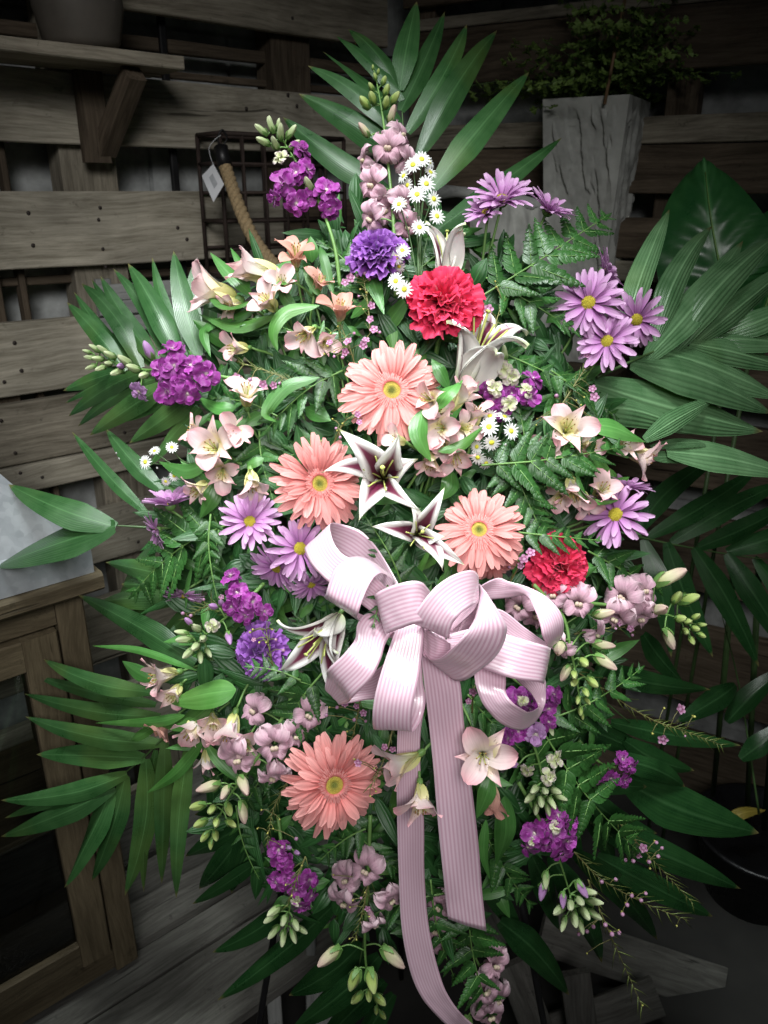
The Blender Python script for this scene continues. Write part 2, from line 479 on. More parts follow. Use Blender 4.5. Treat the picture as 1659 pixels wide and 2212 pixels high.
MT['wood'] = wood_mat('grey_pallet_wood', (0.21, 0.185, 0.138), (0.52, 0.47, 0.37), rough=0.85)
MT['wood_b'] = wood_mat('brown_pallet_wood', (0.085, 0.064, 0.044), (0.22, 0.172, 0.122), rough=0.85)
MT['wood_l'] = wood_mat('pale_pallet_wood', (0.32, 0.29, 0.22), (0.68, 0.63, 0.51), stain=0.5, rough=0.85)
MT['wood_c'] = wood_mat('cabinet_wood', (0.082, 0.064, 0.038), (0.155, 0.124, 0.076), stain=0.25, rough=0.6, grain=1.4)
MT['wood_w'] = wood_mat('whitewashed_wood', (0.30, 0.31, 0.30), (0.46, 0.47, 0.45), stain=0.3, rough=0.7)
MT['wood_f'] = wood_mat('weathered_deck_wood', (0.092, 0.088, 0.078), (0.20, 0.195, 0.175), stain=0.45, rough=0.85)
MT['concrete'] = plain_mat('grey_concrete', (0.42, 0.44, 0.43), 0.9, var=0.5, scale=14, bump=0.6)
MT['stone'] = plain_mat('grey_cast_stone', (0.44, 0.45, 0.42), 0.9, var=0.25, scale=18, bump=0.5)
MT['soil'] = plain_mat('dark_floor', (0.022, 0.021, 0.019), 0.9, var=0.4, scale=8)
MT['rust'] = plain_mat('rusty_wire', (0.050, 0.034, 0.028), 0.75, var=0.4, scale=60, metal=0.3)
MT['black'] = plain_mat('black_metal', (0.012, 0.012, 0.013), 0.45, var=0.2)
MT['blackp'] = plain_mat('black_plastic', (0.012, 0.012, 0.014), 0.32, var=0.2)
MT['rope'] = plain_mat('manila_rope', (0.42, 0.31, 0.17), 0.9, var=0.3, scale=260, bump=1.0)
MT['paper'] = plain_mat('white_card', (0.72, 0.74, 0.76), 0.6, var=0.04, scale=40)
MT['paper_g'] = plain_mat('grey_print', (0.42, 0.44, 0.46), 0.6, var=0.1, scale=200)
MT['bamboo'] = plain_mat('brown_cane', (0.20, 0.12, 0.06), 0.6, var=0.3)
MT['cane'] = plain_mat('green_cane', (0.10, 0.13, 0.03), 0.5, var=0.3)
MT['foam'] = plain_mat('green_floral_foam', (0.015, 0.045, 0.018), 0.95, var=0.4, scale=90)
MT['yleaf'] = leaf_mat('yellow_leaf', (0.35, 0.27, 0.04), (0.5, 0.40, 0.08), rib=4, rough=0.5)
MT['clay'] = plain_mat('stoneware', (0.14, 0.125, 0.105), 0.6, var=0.25, scale=12)
MT['glass'] = plain_mat('cabinet_glass', (0.02, 0.022, 0.022), 0.08, var=0.0)
MT['nail'] = plain_mat('nail_head', (0.045, 0.035, 0.03), 0.7)

def galv():
    k = NT('galvanised_sheet')
    tc = k.n('ShaderNodeTexCoord')
    vo = k.n('ShaderNodeTexVoronoi', inp={'Vector': tc.outputs['Object'], 'Scale': 110.0})
    nz = k.noise(tc.outputs['Object'], 26, 4)
    f = k.math('MULTIPLY_ADD', vo.outputs['Color'], 0.28, k.math('MULTIPLY', nz.outputs[0], 0.72))
    c = k.ramp(f, [(0.2, (0.34, 0.37, 0.40)), (0.8, (0.54, 0.57, 0.60))])
    return k.out(c, k.ramp(f, [(0.2, (0.38,) * 3), (0.8, (0.6,) * 3)]), metal=0.4)
MT['galv'] = galv()

def clear_glass():
    k = NT('cabinet_pane')
    g = k.n('ShaderNodeBsdfGlossy', inp={'Color': (1, 1, 1, 1), 'Roughness': 0.06})
    t = k.n('ShaderNodeBsdfTransparent', inp={'Color': (0.75, 0.8, 0.78, 1)})
    fr = k.n('ShaderNodeFresnel', inp={'IOR': 1.5})
    m = k.n('ShaderNodeMixShader', inp={0: fr.outputs[0], 1: t.outputs[0], 2: g.outputs[0]})
    o = k.n('ShaderNodeOutputMaterial')
    k.t.links.new(m.outputs[0], o.inputs[0])
    return k.mat
MT['pane'] = clear_glass()
# ================================================================== setting
def horiz(x):                      # horizontal direction of the vanishing point at column x of the eye line
    r = ray(x, 1106 - F * math.tan(PITCH))
    r.z = 0
    return r.normalized()

DL = horiz(3000)                   # along the left wall, away from the camera
NL = V((DL.y, -DL.x, 0))           # its normal, towards the camera
DR = horiz(-2440)                  # along the right wall, away from the camera (to the left)
NR = V((-DR.y, DR.x, 0))
PL = S(200, 490, 1.5)              # a point of the left wall's face
CORN = hit(868, 420, PL, NL)       # the corner of the two walls
PR = CORN
ZB = 0.22                          # top of the low plank bench

def board_obj(parent, name, c, ax, up, lx, ly, lz, mat, ch=0.002, segs=8, jit=0.0016):
    ax = ax.normalized(); up = up.normalized()
    zz = ax.cross(up).normalized()
    M = Matrix((ax, up, zz)).transposed().to_4x4()
    me = MB().board(lx, ly, lz, ch, segs, jit, random.random() * 50).mesh(name, mat, False)
    return put(name, me, parent, Matrix.Translation(c) @ M)

# floor and the concrete walls that stand behind the pallet boards
fl = MB(); fl.grid(lambda u, v: V((-6 + 12 * u, -3 + 9 * v, 0)), 4, 4)
tag(obj('floor', fl.mesh('floor', MT['soil'])), None, None, kind='structure')
def backwall(name, P, D, N, back, l0, l1):
    o = P - N * back
    m = MB()
    bl, bh = 0.40, 0.20
    k = 0
    for j in range(0, 14):
        for i in range(int((l1 - l0) / bl) + 1):
            x0 = l0 + i * bl + (0.2 if j % 2 else 0) - 0.2
            z0 = j * bh + 0.01
            dd = noise.noise(V((i * 3.3, j * 5.1, back))) * 0.004
            def fn(u, w, x0=x0, z0=z0, dd=dd):
                e = 0.004
                return V((0, 0, z0 + (bh - 0.008) * w)) + D * (x0 + (bl - 0.008) * u) + V((o.x, o.y, 0)) + N * (dd + 0.003 * noise.noise(V((x0 + u * 2, z0 + w * 3, 5))))
            m.grid(fn, 4, 3)
    def mortar(u, w):
        return V((o.x, o.y, 0)) + D * (l0 + (l1 - l0) * u) + V((0, 0, 2.8 * w)) - N * 0.008
    m.grid(mortar, 1, 1)
    ob = obj(name, m.mesh(name, MT['concrete'], False))
    tag(ob, None, None, kind='structure')
    return ob
backwall('wall_left', CORN, -DL, NL, 0.11, -0.2, 2.6)
backwall('wall_right', CORN, -DR, NR, 0.11, -0.2, 2.6)

# ---- left pallet wall: boards found from the photograph's edges on the wall plane
wl = thing('pallet_wall', V((CORN.x, CORN.y, 0)) - DL * 0.7, 'weathered grey pallet board wall running behind the left side of the spray', 'pallet wall')
def zat(x, y, P, N):
    return hit(x, y, P, N).z
def left_board(yt, yb, x, mat, s0=0.0, s1=2.1, proud=0.0, th=0.02):
    z1, z0 = zat(x, yt, PL, NL), zat(x, yb, PL, NL)
    c = V((CORN.x, CORN.y, (z0 + z1) / 2)) - DL * ((s0 + s1) / 2) + NL * (proud - th / 2)
    o = board_obj(wl, 'board', c, DL, V((0, 0, 1)), s1 - s0, z1 - z0, th, MT[mat], segs=20)
    return (z0 + z1) / 2, z1 - z0
rows = []
rows.append(left_board(-110, 55, 500, 'wood', 0.05, 2.1, 0.004))
rows.append(left_board(172, 318, 340, 'wood_l', 0.02, 2.1))
rows.append(left_board(413, 566, 330, 'wood_l', 0.34, 2.1, 0.003))
rows.append(left_board(430, 575, 800, 'wood_b', 0.02, 0.335, 0.0))
rows.append(left_board(690, 845, 100, 'wood_l', 0.04, 2.1, 0.002))
rows.append(left_board(868, 1000, 60, 'wood', 0.03, 2.1))
rows.append(left_board(1004, 1062, 60, 'wood_l', 0.06, 2.1, 0.004))
rows.append(left_board(1118, 1235, 150, 'wood_l', 0.05, 2.1))
rows.append(left_board(1300, 1440, 200, 'wood', 0.05, 2.1))
rows.append(left_board(1490, 1640, 250, 'wood_l', 0.05, 2.1))
rows.append(left_board(1700, 1880, 300, 'wood', 0.05, 2.1))
# dark inner slats seen through the gaps
for (yt, yb, x) in ((100, 128, 560), (150, 166, 420), (600, 618, 120)):
    left_board(yt, yb, x, 'wood_b', 0.0, 2.1, -0.045, 0.018)
# stringers behind the boards
def left_post(xa, xb, y, mat, back=0.022, th=0.06, z0=0.05, z1=2.4, name='stringer'):
    a, b = hit(xa, y, PL, NL), hit(xb, y, PL, NL)
    w = (b - a).length
    mid = (a + b) / 2
    c = V((mid.x, mid.y, (z0 + z1) / 2)) - NL * (back + th / 2)
    board_obj(wl, name, c, V((0, 0, 1)), DL, z1 - z0, w, th, MT[mat], segs=14)
left_post(142, 264, 370, 'wood')
left_post(610, 690, 370, 'wood_b')
left_post(-140, -30, 370, 'wood_b')
left_post(388, 402, 370, 'black', 0.03, 0.012)
left_post(60, 74, 640, 'wood_b', 0.03, 0.03)
# nail heads
for (x, y) in ((382, 492), (402, 517), (620, 205), (30, 740), (45, 800), (530, 235), (90, 1030), (60, 460), (70, 530)):
    p = hit(x, y, PL, NL) + NL * 0.004
    put('nail', MB().ball((0, 0, 0), (0.004, 0.004, 0.0015), 8, 4).mesh('nail', MT['nail']), wl, frame(p, NL))

for (zc, zh) in rows:
    for xx in (203, 650, -85):
        q0 = hit(xx, 370, PL, NL)
        for sg in (-1, 1):
            p = V((q0.x, q0.y, zc + sg * zh * 0.28)) + DL * random.uniform(-.012, .012) + NL * 0.005
            put('nail', MB().ball((0, 0, 0), (0.0035, 0.0035, 0.0015), 8, 4).mesh('nail', MT['nail']), wl, frame(p, NL))
# ---- right pallet wall
wr = thing('pallet_wall', V((CORN.x, CORN.y, 0)) - DR * 0.7, 'dark brown pallet board wall behind the stone vase', 'pallet wall')
def right_board(yt, yb, x, mat, s0=0.0, s1=2.0, proud=0.0, th=0.02):
    z1, z0 = zat(x, yt, PR, NR), zat(x, yb, PR, NR)
    c = V((CORN.x, CORN.y, (z0 + z1) / 2)) - DR * ((s0 + s1) / 2) + NR * (proud - th / 2)
    board_obj(wr, 'board', c, DR, V((0, 0, 1)), s1 - s0, z1 - z0, th, MT[mat], segs=20)
for a in ((-140, 8, 965, 'wood_b'), (35, 62, 965, 'wood'), (65, 184, 965, 'wood_b', 0.02, 2.0, 0.006), (270, 322, 985, 'wood'), (325, 418, 985, 'wood_b', 0.03, 2.0, 0.005),
          (470, 560, 1400, 'wood_b'), (566, 610, 1400, 'wood_l'), (640, 690, 1420, 'wood_l', 0.0, 2.0, 0.006), (740, 860, 1420, 'wood_b'), (900, 1040, 1420, 'wood_b'),
          (1100, 1260, 1420, 'wood_b'), (1330, 1500, 1420, 'wood_b'), (1560, 1720, 1420, 'wood_b')):
    right_board(*a)
def right_post(xa, xb, y, mat, z0=0.05, z1=2.4):
    a, b = hit(xa, y, PR, NR), hit(xb, y, PR, NR)
    mid = (a + b) / 2
    board_obj(wr, 'stringer', V((mid.x, mid.y, (z0 + z1) / 2)) - NR * 0.055, V((0, 0, 1)), DR, z1 - z0, (b - a).length, 0.06, MT[mat], segs=14)
right_post(872, 925, 230, 'wood_b')
right_post(1430, 1500, 230, 'wood_b')

# ---- shelf with its brace, and a jar on it
zs_t, zs_b = zat(398, 121, PL + NL * 0.14, NL), zat(398, 150, PL + NL * 0.14, NL)
pe = hit(398, 135, PL + NL * 0.14, NL)
sh = thing('wall_shelf', V((pe.x, pe.y, zs_b)) - DL * 0.2 - NL * 0.14, 'thick wooden shelf with a slanted brace at the upper left of the wall', 'shelf')
c = V((pe.x, pe.y, (zs_t + zs_b) / 2)) - DL * 0.5 - NL * 0.07
board_obj(sh, 'shelf_board', c, DL, -NL, 1.0, 0.14, zs_t - zs_b, MT['wood'])
# a triangular brace: a thick board running from the shelf's front edge down to the wall
pa = hit(300, 158, PL + NL * 0.118, NL); pb = hit(217, 325, PL + NL * 0.010, NL)
dv = (pa - pb)
board_obj(sh, 'brace', (pa + pb) / 2, dv, DL, dv.length, 0.034, 0.034, MT['wood_b'])
pc = hit(212, 240, PL + NL * 0.012, NL)
board_obj(sh, 'back_plate', V((pc.x, pc.y, pc.z)) - DL * 0.012, V((0, 0, 1)), DL, 0.17, 0.05, 0.018, MT['wood_b'])
pj = hit(178, 98, PL + NL * 0.075, NL)
jar = tag(obj('stoneware_jar', MB().lathe([(0.0, 0), (0.052, 0), (0.062, 0.012), (0.072, 0.06), (0.070, 0.12), (0.055, 0.16), (0.050, 0.175), (0.056, 0.185), (0.048, 0.186), (0.044, 0.17), (0.0, 0.165)], 32).mesh('stoneware_jar', MT['clay'])),
    'dim rounded stoneware jar standing on the wooden shelf', 'jar')
jar.location = V((pj.x, pj.y, zs_t + 0.001))

# ---- rusty wire cage with a rope handle and price tag
CP = PL + NL * 0.10
ca, cb = hit(474, 300, CP, NL), hit(742, 300, CP, NL)
zt, zb2 = zat(474, 287, CP, NL), zat(474, 600, CP, NL)
wc = (cb - ca).length
cage = thing('wire_cage', V((ca.x, ca.y, zb2)) + DL * wc / 2, 'rusty square wire cage lantern standing in the corner behind the purple stock', 'wire cage')
def seg(a, b, r, name='wire', mat='rust'):
    m = MB(cage.location); m.tube([a, b], r, 6)
    obj(name, m.mesh(name, MT[mat]), cage)
dpth = 0.085
for side in (0, 1):
    o0 = V((ca.x, ca.y, 0)) - NL * (dpth * side)
    for k in range(7):
        p = o0 + DL * (wc * k / 6)
        seg(p + V((0, 0, zb2)), p + V((0, 0, zt)), 0.0045 if k in (0, 6) else 0.0032)
    for k in range(6):
        z = zb2 + (zt - zb2) * k / 5
        seg(o0 + V((0, 0, z)), o0 + DL * wc + V((0, 0, z)), 0.0045 if k in (0, 5) else 0.0030)
for k in range(4):
    z = zb2 + (zt - zb2) * (0, 2, 4, 5)[k] / 5
    for e in (0, 1):
        p = V((ca.x, ca.y, z)) + DL * wc * e
        seg(p, p - NL * dpth, 0.004)
# rope handle: three strands twisted round its path
P3 = [S(x, y, d) for x, y, d in ((484, 352, 1.50), (500, 400, 1.50), (520, 455, 1.49), (545, 510, 1.48), (575, 553, 1.47), (610, 590, 1.46))]
path = catmull(P3, 14)
rp = thing('rope_handle', path[-1], 'thick twisted manila rope with a black ferrule, hanging beside the wire cage', 'rope')
for q in range(3):
    pts = []
    for k, p in enumerate(path):
        t = (path[min(k + 1, len(path) - 1)] - path[max(k - 1, 0)]).normalized()
        e1 = (BK - t * BK.dot(t)).normalized(); e2 = t.cross(e1)
        a = k * 0.62 + q * 2.094
        pts.append(p + (e1 * math.cos(a) + e2 * math.sin(a)) * 0.0062)
    obj('strand', MB(rp.location).tube(pts, 0.0068, 8).mesh('strand', MT['rope']), rp)
obj('ferrule', MB(rp.location).tube([S(486, 360, 1.50), S(480, 335, 1.50), S(477, 318, 1.50)], 0.0135, 14).mesh('ferrule', MT['black']), rp)
obj('ring', MB(rp.location).tube(catmull([S(x, y, 1.50) for x, y in ((478, 320), (470, 300), (480, 280), (490, 298), (480, 318))], 6), 0.0016, 6).mesh('ring', MT['black']), rp)
tg = thing('price_tag', S(460, 395, 1.47), 'small white price tag hanging on a thread from the rope', 'tag')
cor = [S(461, 354, 1.475), S(484, 398, 1.472), S(461, 437, 1.468), S(436, 380, 1.472)]
m = MB(tg.location)
nrm = (cor[1] - cor[0]).cross(cor[3] - cor[0]).normalized()
for off, fl_ in ((0.0004, False), (-0.0004, True)):
    def fn(u, w, off=off):
        a = cor[3].lerp(cor[2], u); b = cor[0].lerp(cor[1], u)
        return a.lerp(b, w) + nrm * off + BK * 0.003 * math.sin(math.pi * u)
    m.grid(fn, 4, 4, flip=fl_)
card = obj('card', m.mesh('card', MT['paper']), tg)
m = MB(tg.location)
def fn(u, w):
    a = cor[3].lerp(cor[2], 0.30 + 0.45 * u); b = cor[0].lerp(cor[1], 0.30 + 0.45 * u)
    return a.lerp(b, 0.38 + 0.3 * w) + BK * (0.0022 + 0.003 * math.sin(math.pi * (0.3 + 0.45 * u)))
m.grid(fn, 4, 4)
obj('printed_patch', m.mesh('printed_patch', MT['paper_g']), tg)
obj('thread', MB(tg.location).tube(catmull([S(x, y, 1.474) for x, y in ((463, 360), (455, 340), (452, 318), (466, 300), (477, 292))], 5), 0.0006, 5).mesh('thread', MT['paper']), tg)

# ---- pale plank leaning low between wall and spray
pp = thing('whitewashed_crate', hit(320, 690, PL + NL * 0.034, NL), 'whitewashed crate rim showing behind the left palm frond', 'crate')
for (y, hgt) in ((634, 0.030), (668, 0.026), (705, 0.03)):
    p0, p1 = hit(212, y, PL + NL * 0.034, NL), hit(470, y, PL + NL * 0.034, NL)
    p1.z = p0.z
    board_obj(pp, 'slat', (p0 + p1) / 2, DL, V((0, 0, 1)), (p1 - p0).length, hgt, 0.014, MT['wood_w'])
for x in (236, 440):
    p = hit(x, 690, PL + NL * 0.026, NL)
    board_obj(pp, 'batten', V((p.x, p.y, p.z + 0.0)) - NL * 0.008, V((0, 0, 1)), DL, 0.15, 0.03, 0.012, MT['wood_w'])

# ---- tall square cast-stone vase with a maidenhair fern
vd = 1.56
vt = S(1264, 209, vd)
rot = math.radians(30)
xv = V((math.cos(rot), -math.sin(rot), 0)); nv_ = V((-math.sin(rot), -math.cos(rot), 0))
hw = 0.086
vase = thing('stone_vase', V((vt.x, vt.y, vt.z - 0.52)) - nv_ * hw, 'tall square tapering grey stone vase with a split rock surface', 'vase')
def clamp01(x): return max(0.0, min(1.0, x))
def vface(a, b, nrm, seed):
    m = MB()
    def fn(u, w):
        k = 0.62 + 0.38 * w
        p = (a * (1 - u) + b * u) * k
        p = V((p.x, p.y, 0.52 * w))
        q = noise.fractal(V((u * 1.9 + seed + w * 0.8, w * 1.9 + u * 0.9, seed)), 1.0, 2.1, 5)
        q *= 1.5
        st = 0.0
        for th in (-0.42, 0.05, 0.5):
            k2 = clamp01((q - th) / 0.07 + 0.5)
            st += k2 * k2 * (3 - 2 * k2) - 0.5
        e = clamp01(min(u, 1 - u) * 7) ** 2 * clamp01((1 - w) * 14) ** 2
        return p + nrm * (st * 0.0070 + q * 0.002 + 0.0018 * noise.noise(V((u * 12, w * 34, seed))) + 0.0006 * noise.noise(V((u * 45, w * 120, seed)))) * e
    m.grid(fn, 90, 200)
    return m.mesh('face', MT['stone'], True)
cs = [(-xv * hw - nv_ * -hw), (xv * hw - nv_ * -hw), (xv * hw + nv_ * -hw), (-xv * hw + nv_ * -hw)]
cs = [-xv * hw + nv_ * hw, xv * hw + nv_ * hw, xv * hw - nv_ * hw, -xv * hw - nv_ * hw]
for k in range(4):
    a, b = cs[k], cs[(k + 1) % 4]
    nr = ((a + b) / 2).normalized()
    obj('face', vface(a, b, nr, 2.3 + k * 7.7), vase)
m = MB()
for k in range(4):
    a, b = cs[k], cs[(k + 1) % 4]
    m.grid(lambda u, w, a=a, b=b: (a.lerp(b, u)) * (1 - 0.16 * w) + V((0, 0, 0.5205)), 6, 1)
    m.grid(lambda u, w, a=a, b=b: (a.lerp(b, u)) * 0.84 + V((0, 0, 0.5205 - 0.05 * w)), 6, 1)
obj('rim', m.mesh('rim', MT['stone'], False), vase)
m = MB(); m.grid(lambda u, w: xv * hw * 1.7 * (u - .5) + nv_ * hw * 1.7 * (w - .5) + V((0, 0, 0.49)), 2, 2)
obj('soil', m.mesh('soil', MT['soil']), vase)
# stand under the vase
vb = vase.location
stand = thing('plant_stand', V((vb.x, vb.y, 0)), 'plain wooden plant stand under the stone vase, hidden by the spray', 'stand')
board_obj(stand, 'top', V((vb.x, vb.y, vb.z - 0.014)) - xv * 0.12 + nv_ * 0.02, xv, nv_, 0.50, 0.30, 0.025, MT['wood_b'])
for sx in (-1, 1):
    for sy in (-1, 1):
        p = V((vb.x, vb.y, 0)) + xv * (0.20 * sx - 0.12) + nv_ * (0.115 * sy + 0.02)
        board_obj(stand, 'leg', p + V((0, 0, (vb.z - 0.028) / 2)), V((0, 0, 1)), xv, vb.z - 0.028, 0.032, 0.032, MT['wood_b'])

# maidenhair fern: wiry arching stalks with fan-shaped leaflets
mf = thing('maidenhair_fern', vb + V((0, 0, 0.50)), 'feathery maidenhair fern growing out of the tall stone vase', 'fern')
rng = random.Random(3)
st_m, lf_m = MB(mf.location), MB(mf.location)
top = vb + V((0, 0, 0.50))
def fanleaf(m, p, t, n, s):
    x = t.cross(n).normalized()
    b = len(m.v)
    m.v.append(p - m.off); m.uv.append((0.5, 0))
    K = 6
    for i in range(K + 1):
        a = -1.0 + 2.0 * i / K
        r = s * (1.0 + 0.12 * math.sin(i * 2.6 + s * 900))
        m.v.append(p + (t * math.cos(a) + x * math.sin(a)) * r + n * 0.0015 * math.cos(i * 2.0) - m.off)
        m.uv.append((0.1 + 0.8 * i / K, 1))
    for i in range(K):
        m.f.append([b, b + 1 + i, b + 2 + i]); m.m.append(0)
for k in range(58):
    a = rng.uniform(0, 6.283)
    lean = rng.uniform(0.1, 1.0)
    L = rng.uniform(0.14, 0.31)
    d0 = V((math.cos(a) * math.sin(lean), math.sin(a) * math.sin(lean), math.cos(lean)))
    p0 = top + V((rng.uniform(-.05, .05), rng.uniform(-.05, .05), 0))
    pts = [p0 + d0 * L * t + V((math.cos(a) * 0.04 * t * t, math.sin(a) * 0.04 * t * t, -0.10 * L / 0.2 * t * t * lean)) for t in [i / 7 for i in range(8)]]
    st_m.tube(pts, 0.0007, 4)
    for i in range(2, 8):
        for sgn in (-1, 1):
            t = (pts[i] - pts[i - 1]).normalized()
            side = t.cross(V((0, 0, 1)))
            side = side.normalized() * sgn if side.length > 1e-3 else V((sgn, 0, 0))
            tw = pts[i] + side * rng.uniform(0.006, 0.02) + V((0, 0, -0.003))
            st_m.tube([pts[i], tw], 0.0004, 3)
            for q in range(4):
                nn = V((rng.uniform(-.6, .6), rng.uniform(-1, 0), rng.uniform(.1, 1))).normalized()
                dd = (side + t * rng.uniform(-.4, .8) + V((0, 0, rng.uniform(-.6, .2)))).normalized()
                fanleaf(lf_m, tw + side * 0.006 * q, dd, nn, rng.uniform(0.007, 0.013))
tag(obj('stalk', st_m.mesh('stalk', MT['stem_d']), mf), None, None, kind='stuff')
tag(obj('leaflet', lf_m.mesh('leaflet', MT['maiden'], False), mf), None, None, kind='stuff')
cane = tag(obj('cane_stake', MB(S(1308, 210, 1.52)).tube([S(1306, 225, 1.535), S(1330, 100, 1.52), S(1356, -30, 1.51)], 0.0032, 8).mesh('cane_stake', MT['bamboo'])),
           'thin brown cane stuck upright in the stone vase', 'cane')
cane.location = S(1308, 210, 1.52)

# ---- small weathered planter showing behind the mauve daisies
pl = thing('stone_trough', S(1075, 560, 1.40), 'pale weathered stone trough with a rolled rim, left of the tall vase', 'trough')
rim = catmull([S(x, y, d) for x, y, d in ((925, 418, 1.36), (985, 414, 1.38), (1040, 424, 1.40), (1100, 432, 1.42), (1175, 446, 1.45))], 8)
obj('rim', MB(pl.location).tube(rim, lambda t: 0.0105 + 0.0015 * math.sin(t * 17), 12).mesh('rim', MT['wood_w']), pl)
m = MB(pl.location)
A_ = [S(1015, 432, 1.412), S(1100, 438, 1.43), S(1185, 452, 1.46)]
B_ = [S(1015, 850, 1.45), S(1100, 850, 1.46), S(1185, 850, 1.48)]
m.grid(lambda u, w: A_[0].lerp(A_[2], u).lerp(B_[0].lerp(B_[2], u), w) + BK * (0.016 * noise.fractal(V((u * 5, w * 6, 1)), 1.0, 2.0, 4) + 0.02 * math.sin(math.pi * u)), 40, 40)
obj('side', m.mesh('side', MT['stone']), pl)

# ---- low plank bench (planks parallel to the left wall)
def bench_off(x, y):
    p = hit(x, y, V((0, 0, ZB)), V((0, 0, 1)))
    return p.dot(NL)
offs = [bench_off(711, 2060), bench_off(550, 1976), bench_off(556, 1893), bench_off(445, 1867)]
be = thing('plank_bench', V((CORN.x, CORN.y, 0)) - DL * 0.75 + NL * 0.3, 'low weathered grey plank bench running along the left wall', 'bench')
edges = offs + [offs[3] - 0.10, offs[3] - 0.20, offs[3] - 0.30, offs[3] - 0.40]
wall_off = PL.dot(NL)
base0 = V((CORN.x, CORN.y, 0)) - NL * CORN.dot(NL)
for k in range(len(edges) - 1):
    e0, e1 = edges[k] - 0.003, edges[k + 1] + 0.003
    if e1 < wall_off + 0.01:
        break
    w = e0 - e1
    dz = (0.0, 0.0, 0.012, -0.004, 0.003, -0.002, 0.0)[k]
    L0, L1 = (-0.02, 1.6)
    c = base0 + NL * (e0 + e1) / 2 - DL * ((L0 + L1) / 2) + V((0, 0, ZB - 0.011 + dz))
    board_obj(be, 'plank', c, DL, -NL, L1 - L0, w, 0.022, MT['wood_f'], segs=24, jit=0.0014)
for s in (0.05, 0.75, 1.5):
    c = base0 + NL * (edges[0] - 0.25) - DL * s + V((0, 0, ZB - 0.062))
    board_obj(be, 'bearer', c, NL, DL, 0.44, 0.05, 0.08, MT['wood_b'])
    for q in (0.06, 0.40):
        c = base0 + NL * (edges[0] - q) - DL * s + V((0, 0, (ZB - 0.10) / 2))
        board_obj(be, 'leg', c, V((0, 0, 1)), DL, ZB - 0.10, 0.05, 0.05, MT['wood_b'])

# ---- white pickets of a stand below the bench edge
ws = thing('white_picket_stand', S(640, 2260, 1.40), 'white painted picket stand under the bench edge, lower left', 'stand')
for (x0, y0, x1, y1, w) in ((578, 2080, 612, 2330, 30), (672, 2000, 672, 2330, 20), (688, 2090, 692, 2330, 56)):
    a, b = S(x0, y0, 1.46), S(x1, y1, 1.46)
    board_obj(ws, 'picket', (a + b) / 2, b - a, RT, (b - a).length, w * 1.46 / F, 0.014, MT['wood_w'], segs=10, jit=0.0005)

# ---- pale loose boards lying at the lower right
for (x0, y0, x1, y1, w, d, lab) in (
        (1170, 2010, 1560, 2140, 95, 1.62, 'pale loose board lying flat at the lower right, uppermost of the pile'),
        (1105, 2080, 1190, 2300, 70, 1.47, 'pale upright offcut below the stock buds, nearest the ribbon'),
        (1240, 2100, 1270, 2320, 66, 1.47, 'pale upright offcut in the middle of the lower right pile'),
        (1180, 2240, 1420, 2150, 80, 1.53, 'pale slanting offcut at the lower edge of the pile'),
        (1010, 1905, 1080, 2040, 55, 1.62, 'pale offcut showing behind the long ribbon tail')):
    a, b = S(x0, y0, d), S(x1, y1, d + 0.02)
    t = thing('loose_board', (a + b) / 2, lab, 'board', 'loose pale boards at the lower right')
    board_obj(t, 'timber', (a + b) / 2, b - a, (b - a).cross(BK + V((0, 0, .4))), (b - a).length, w * d / F, 0.016, MT['wood_f'], segs=10)  # pale timber; its shade is put in by this darker grey wood

# ---- glass-fronted cabinet with a galvanised hip roof on it
pf = hit(300, 2070, V((0, 0, ZB + 0.012)), V((0, 0, 1)))       # front right foot
ztop = hit(214, 1222, pf, NL).z
cab = thing('glass_cabinet', V((pf.x, pf.y, ZB + 0.014)) - DL * 0.25 - NL * 0.13, 'wooden display cabinet with a glazed door standing on the bench at the left', 'cabinet')
cw, cdp = 0.52, 0.27
zb0 = ZB + 0.014
hgt = ztop - zb0
fo_ = V((pf.x, pf.y, 0))
def cpt(s, back, z):               # s metres left of the front right corner, back metres behind the front
    return fo_ - DL * s - NL * back + V((0, 0, z))
def cab_board(name, s0, s1, z0, z1, b0, b1, parent=cab, mat='wood_c'):
    c = cpt((s0 + s1) / 2, (b0 + b1) / 2, (z0 + z1) / 2)
    if (z1 - z0) > (s1 - s0):
        return board_obj(parent, name, c, V((0, 0, 1)), DL, z1 - z0, s1 - s0, b1 - b0, MT[mat], ch=0.0025, segs=10, jit=0.0004)
    return board_obj(parent, name, c, DL, V((0, 0, 1)), s1 - s0, z1 - z0, b1 - b0, MT[mat], ch=0.0025, segs=10, jit=0.0004)
cab_board('post', 0.0, 0.040, zb0, ztop - 0.03, 0.0, 0.04)
cab_board('post', cw - 0.040, cw, zb0, ztop - 0.03, 0.0, 0.04)
cab_board('post', 0.0, 0.040, zb0, ztop - 0.03, cdp - 0.04, cdp)
cab_board('post', cw - 0.040, cw, zb0, ztop - 0.03, cdp - 0.04, cdp)
cab_board('top_rail', 0.041, cw - 0.041, ztop - 0.075, ztop - 0.031, 0.004, 0.036)
cab_board('bottom_rail', 0.041, cw - 0.041, zb0 + 0.004, zb0 + 0.05, 0.004, 0.036)
cab_board('side_rail', 0.004, 0.036, ztop - 0.075, ztop - 0.031, 0.041, cdp - 0.041)
cab_board('side_rail', 0.004, 0.036, zb0 + 0.004, zb0 + 0.05, 0.041, cdp - 0.041)
c = cpt(cw / 2, cdp / 2, ztop - 0.015)
board_obj(cab, 'top_board', c, DL, -NL, cw + 0.05, cdp + 0.05, 0.028, MT['wood_c'], ch=0.005)
c = cpt(cw / 2, cdp / 2, zb0 + 0.012)
board_obj(cab, 'floor_board', c, DL, -NL, cw - 0.085, cdp - 0.085, 0.012, MT['wood_c'])
c = cpt(cw / 2, cdp / 2, zb0 + hgt * 0.45)
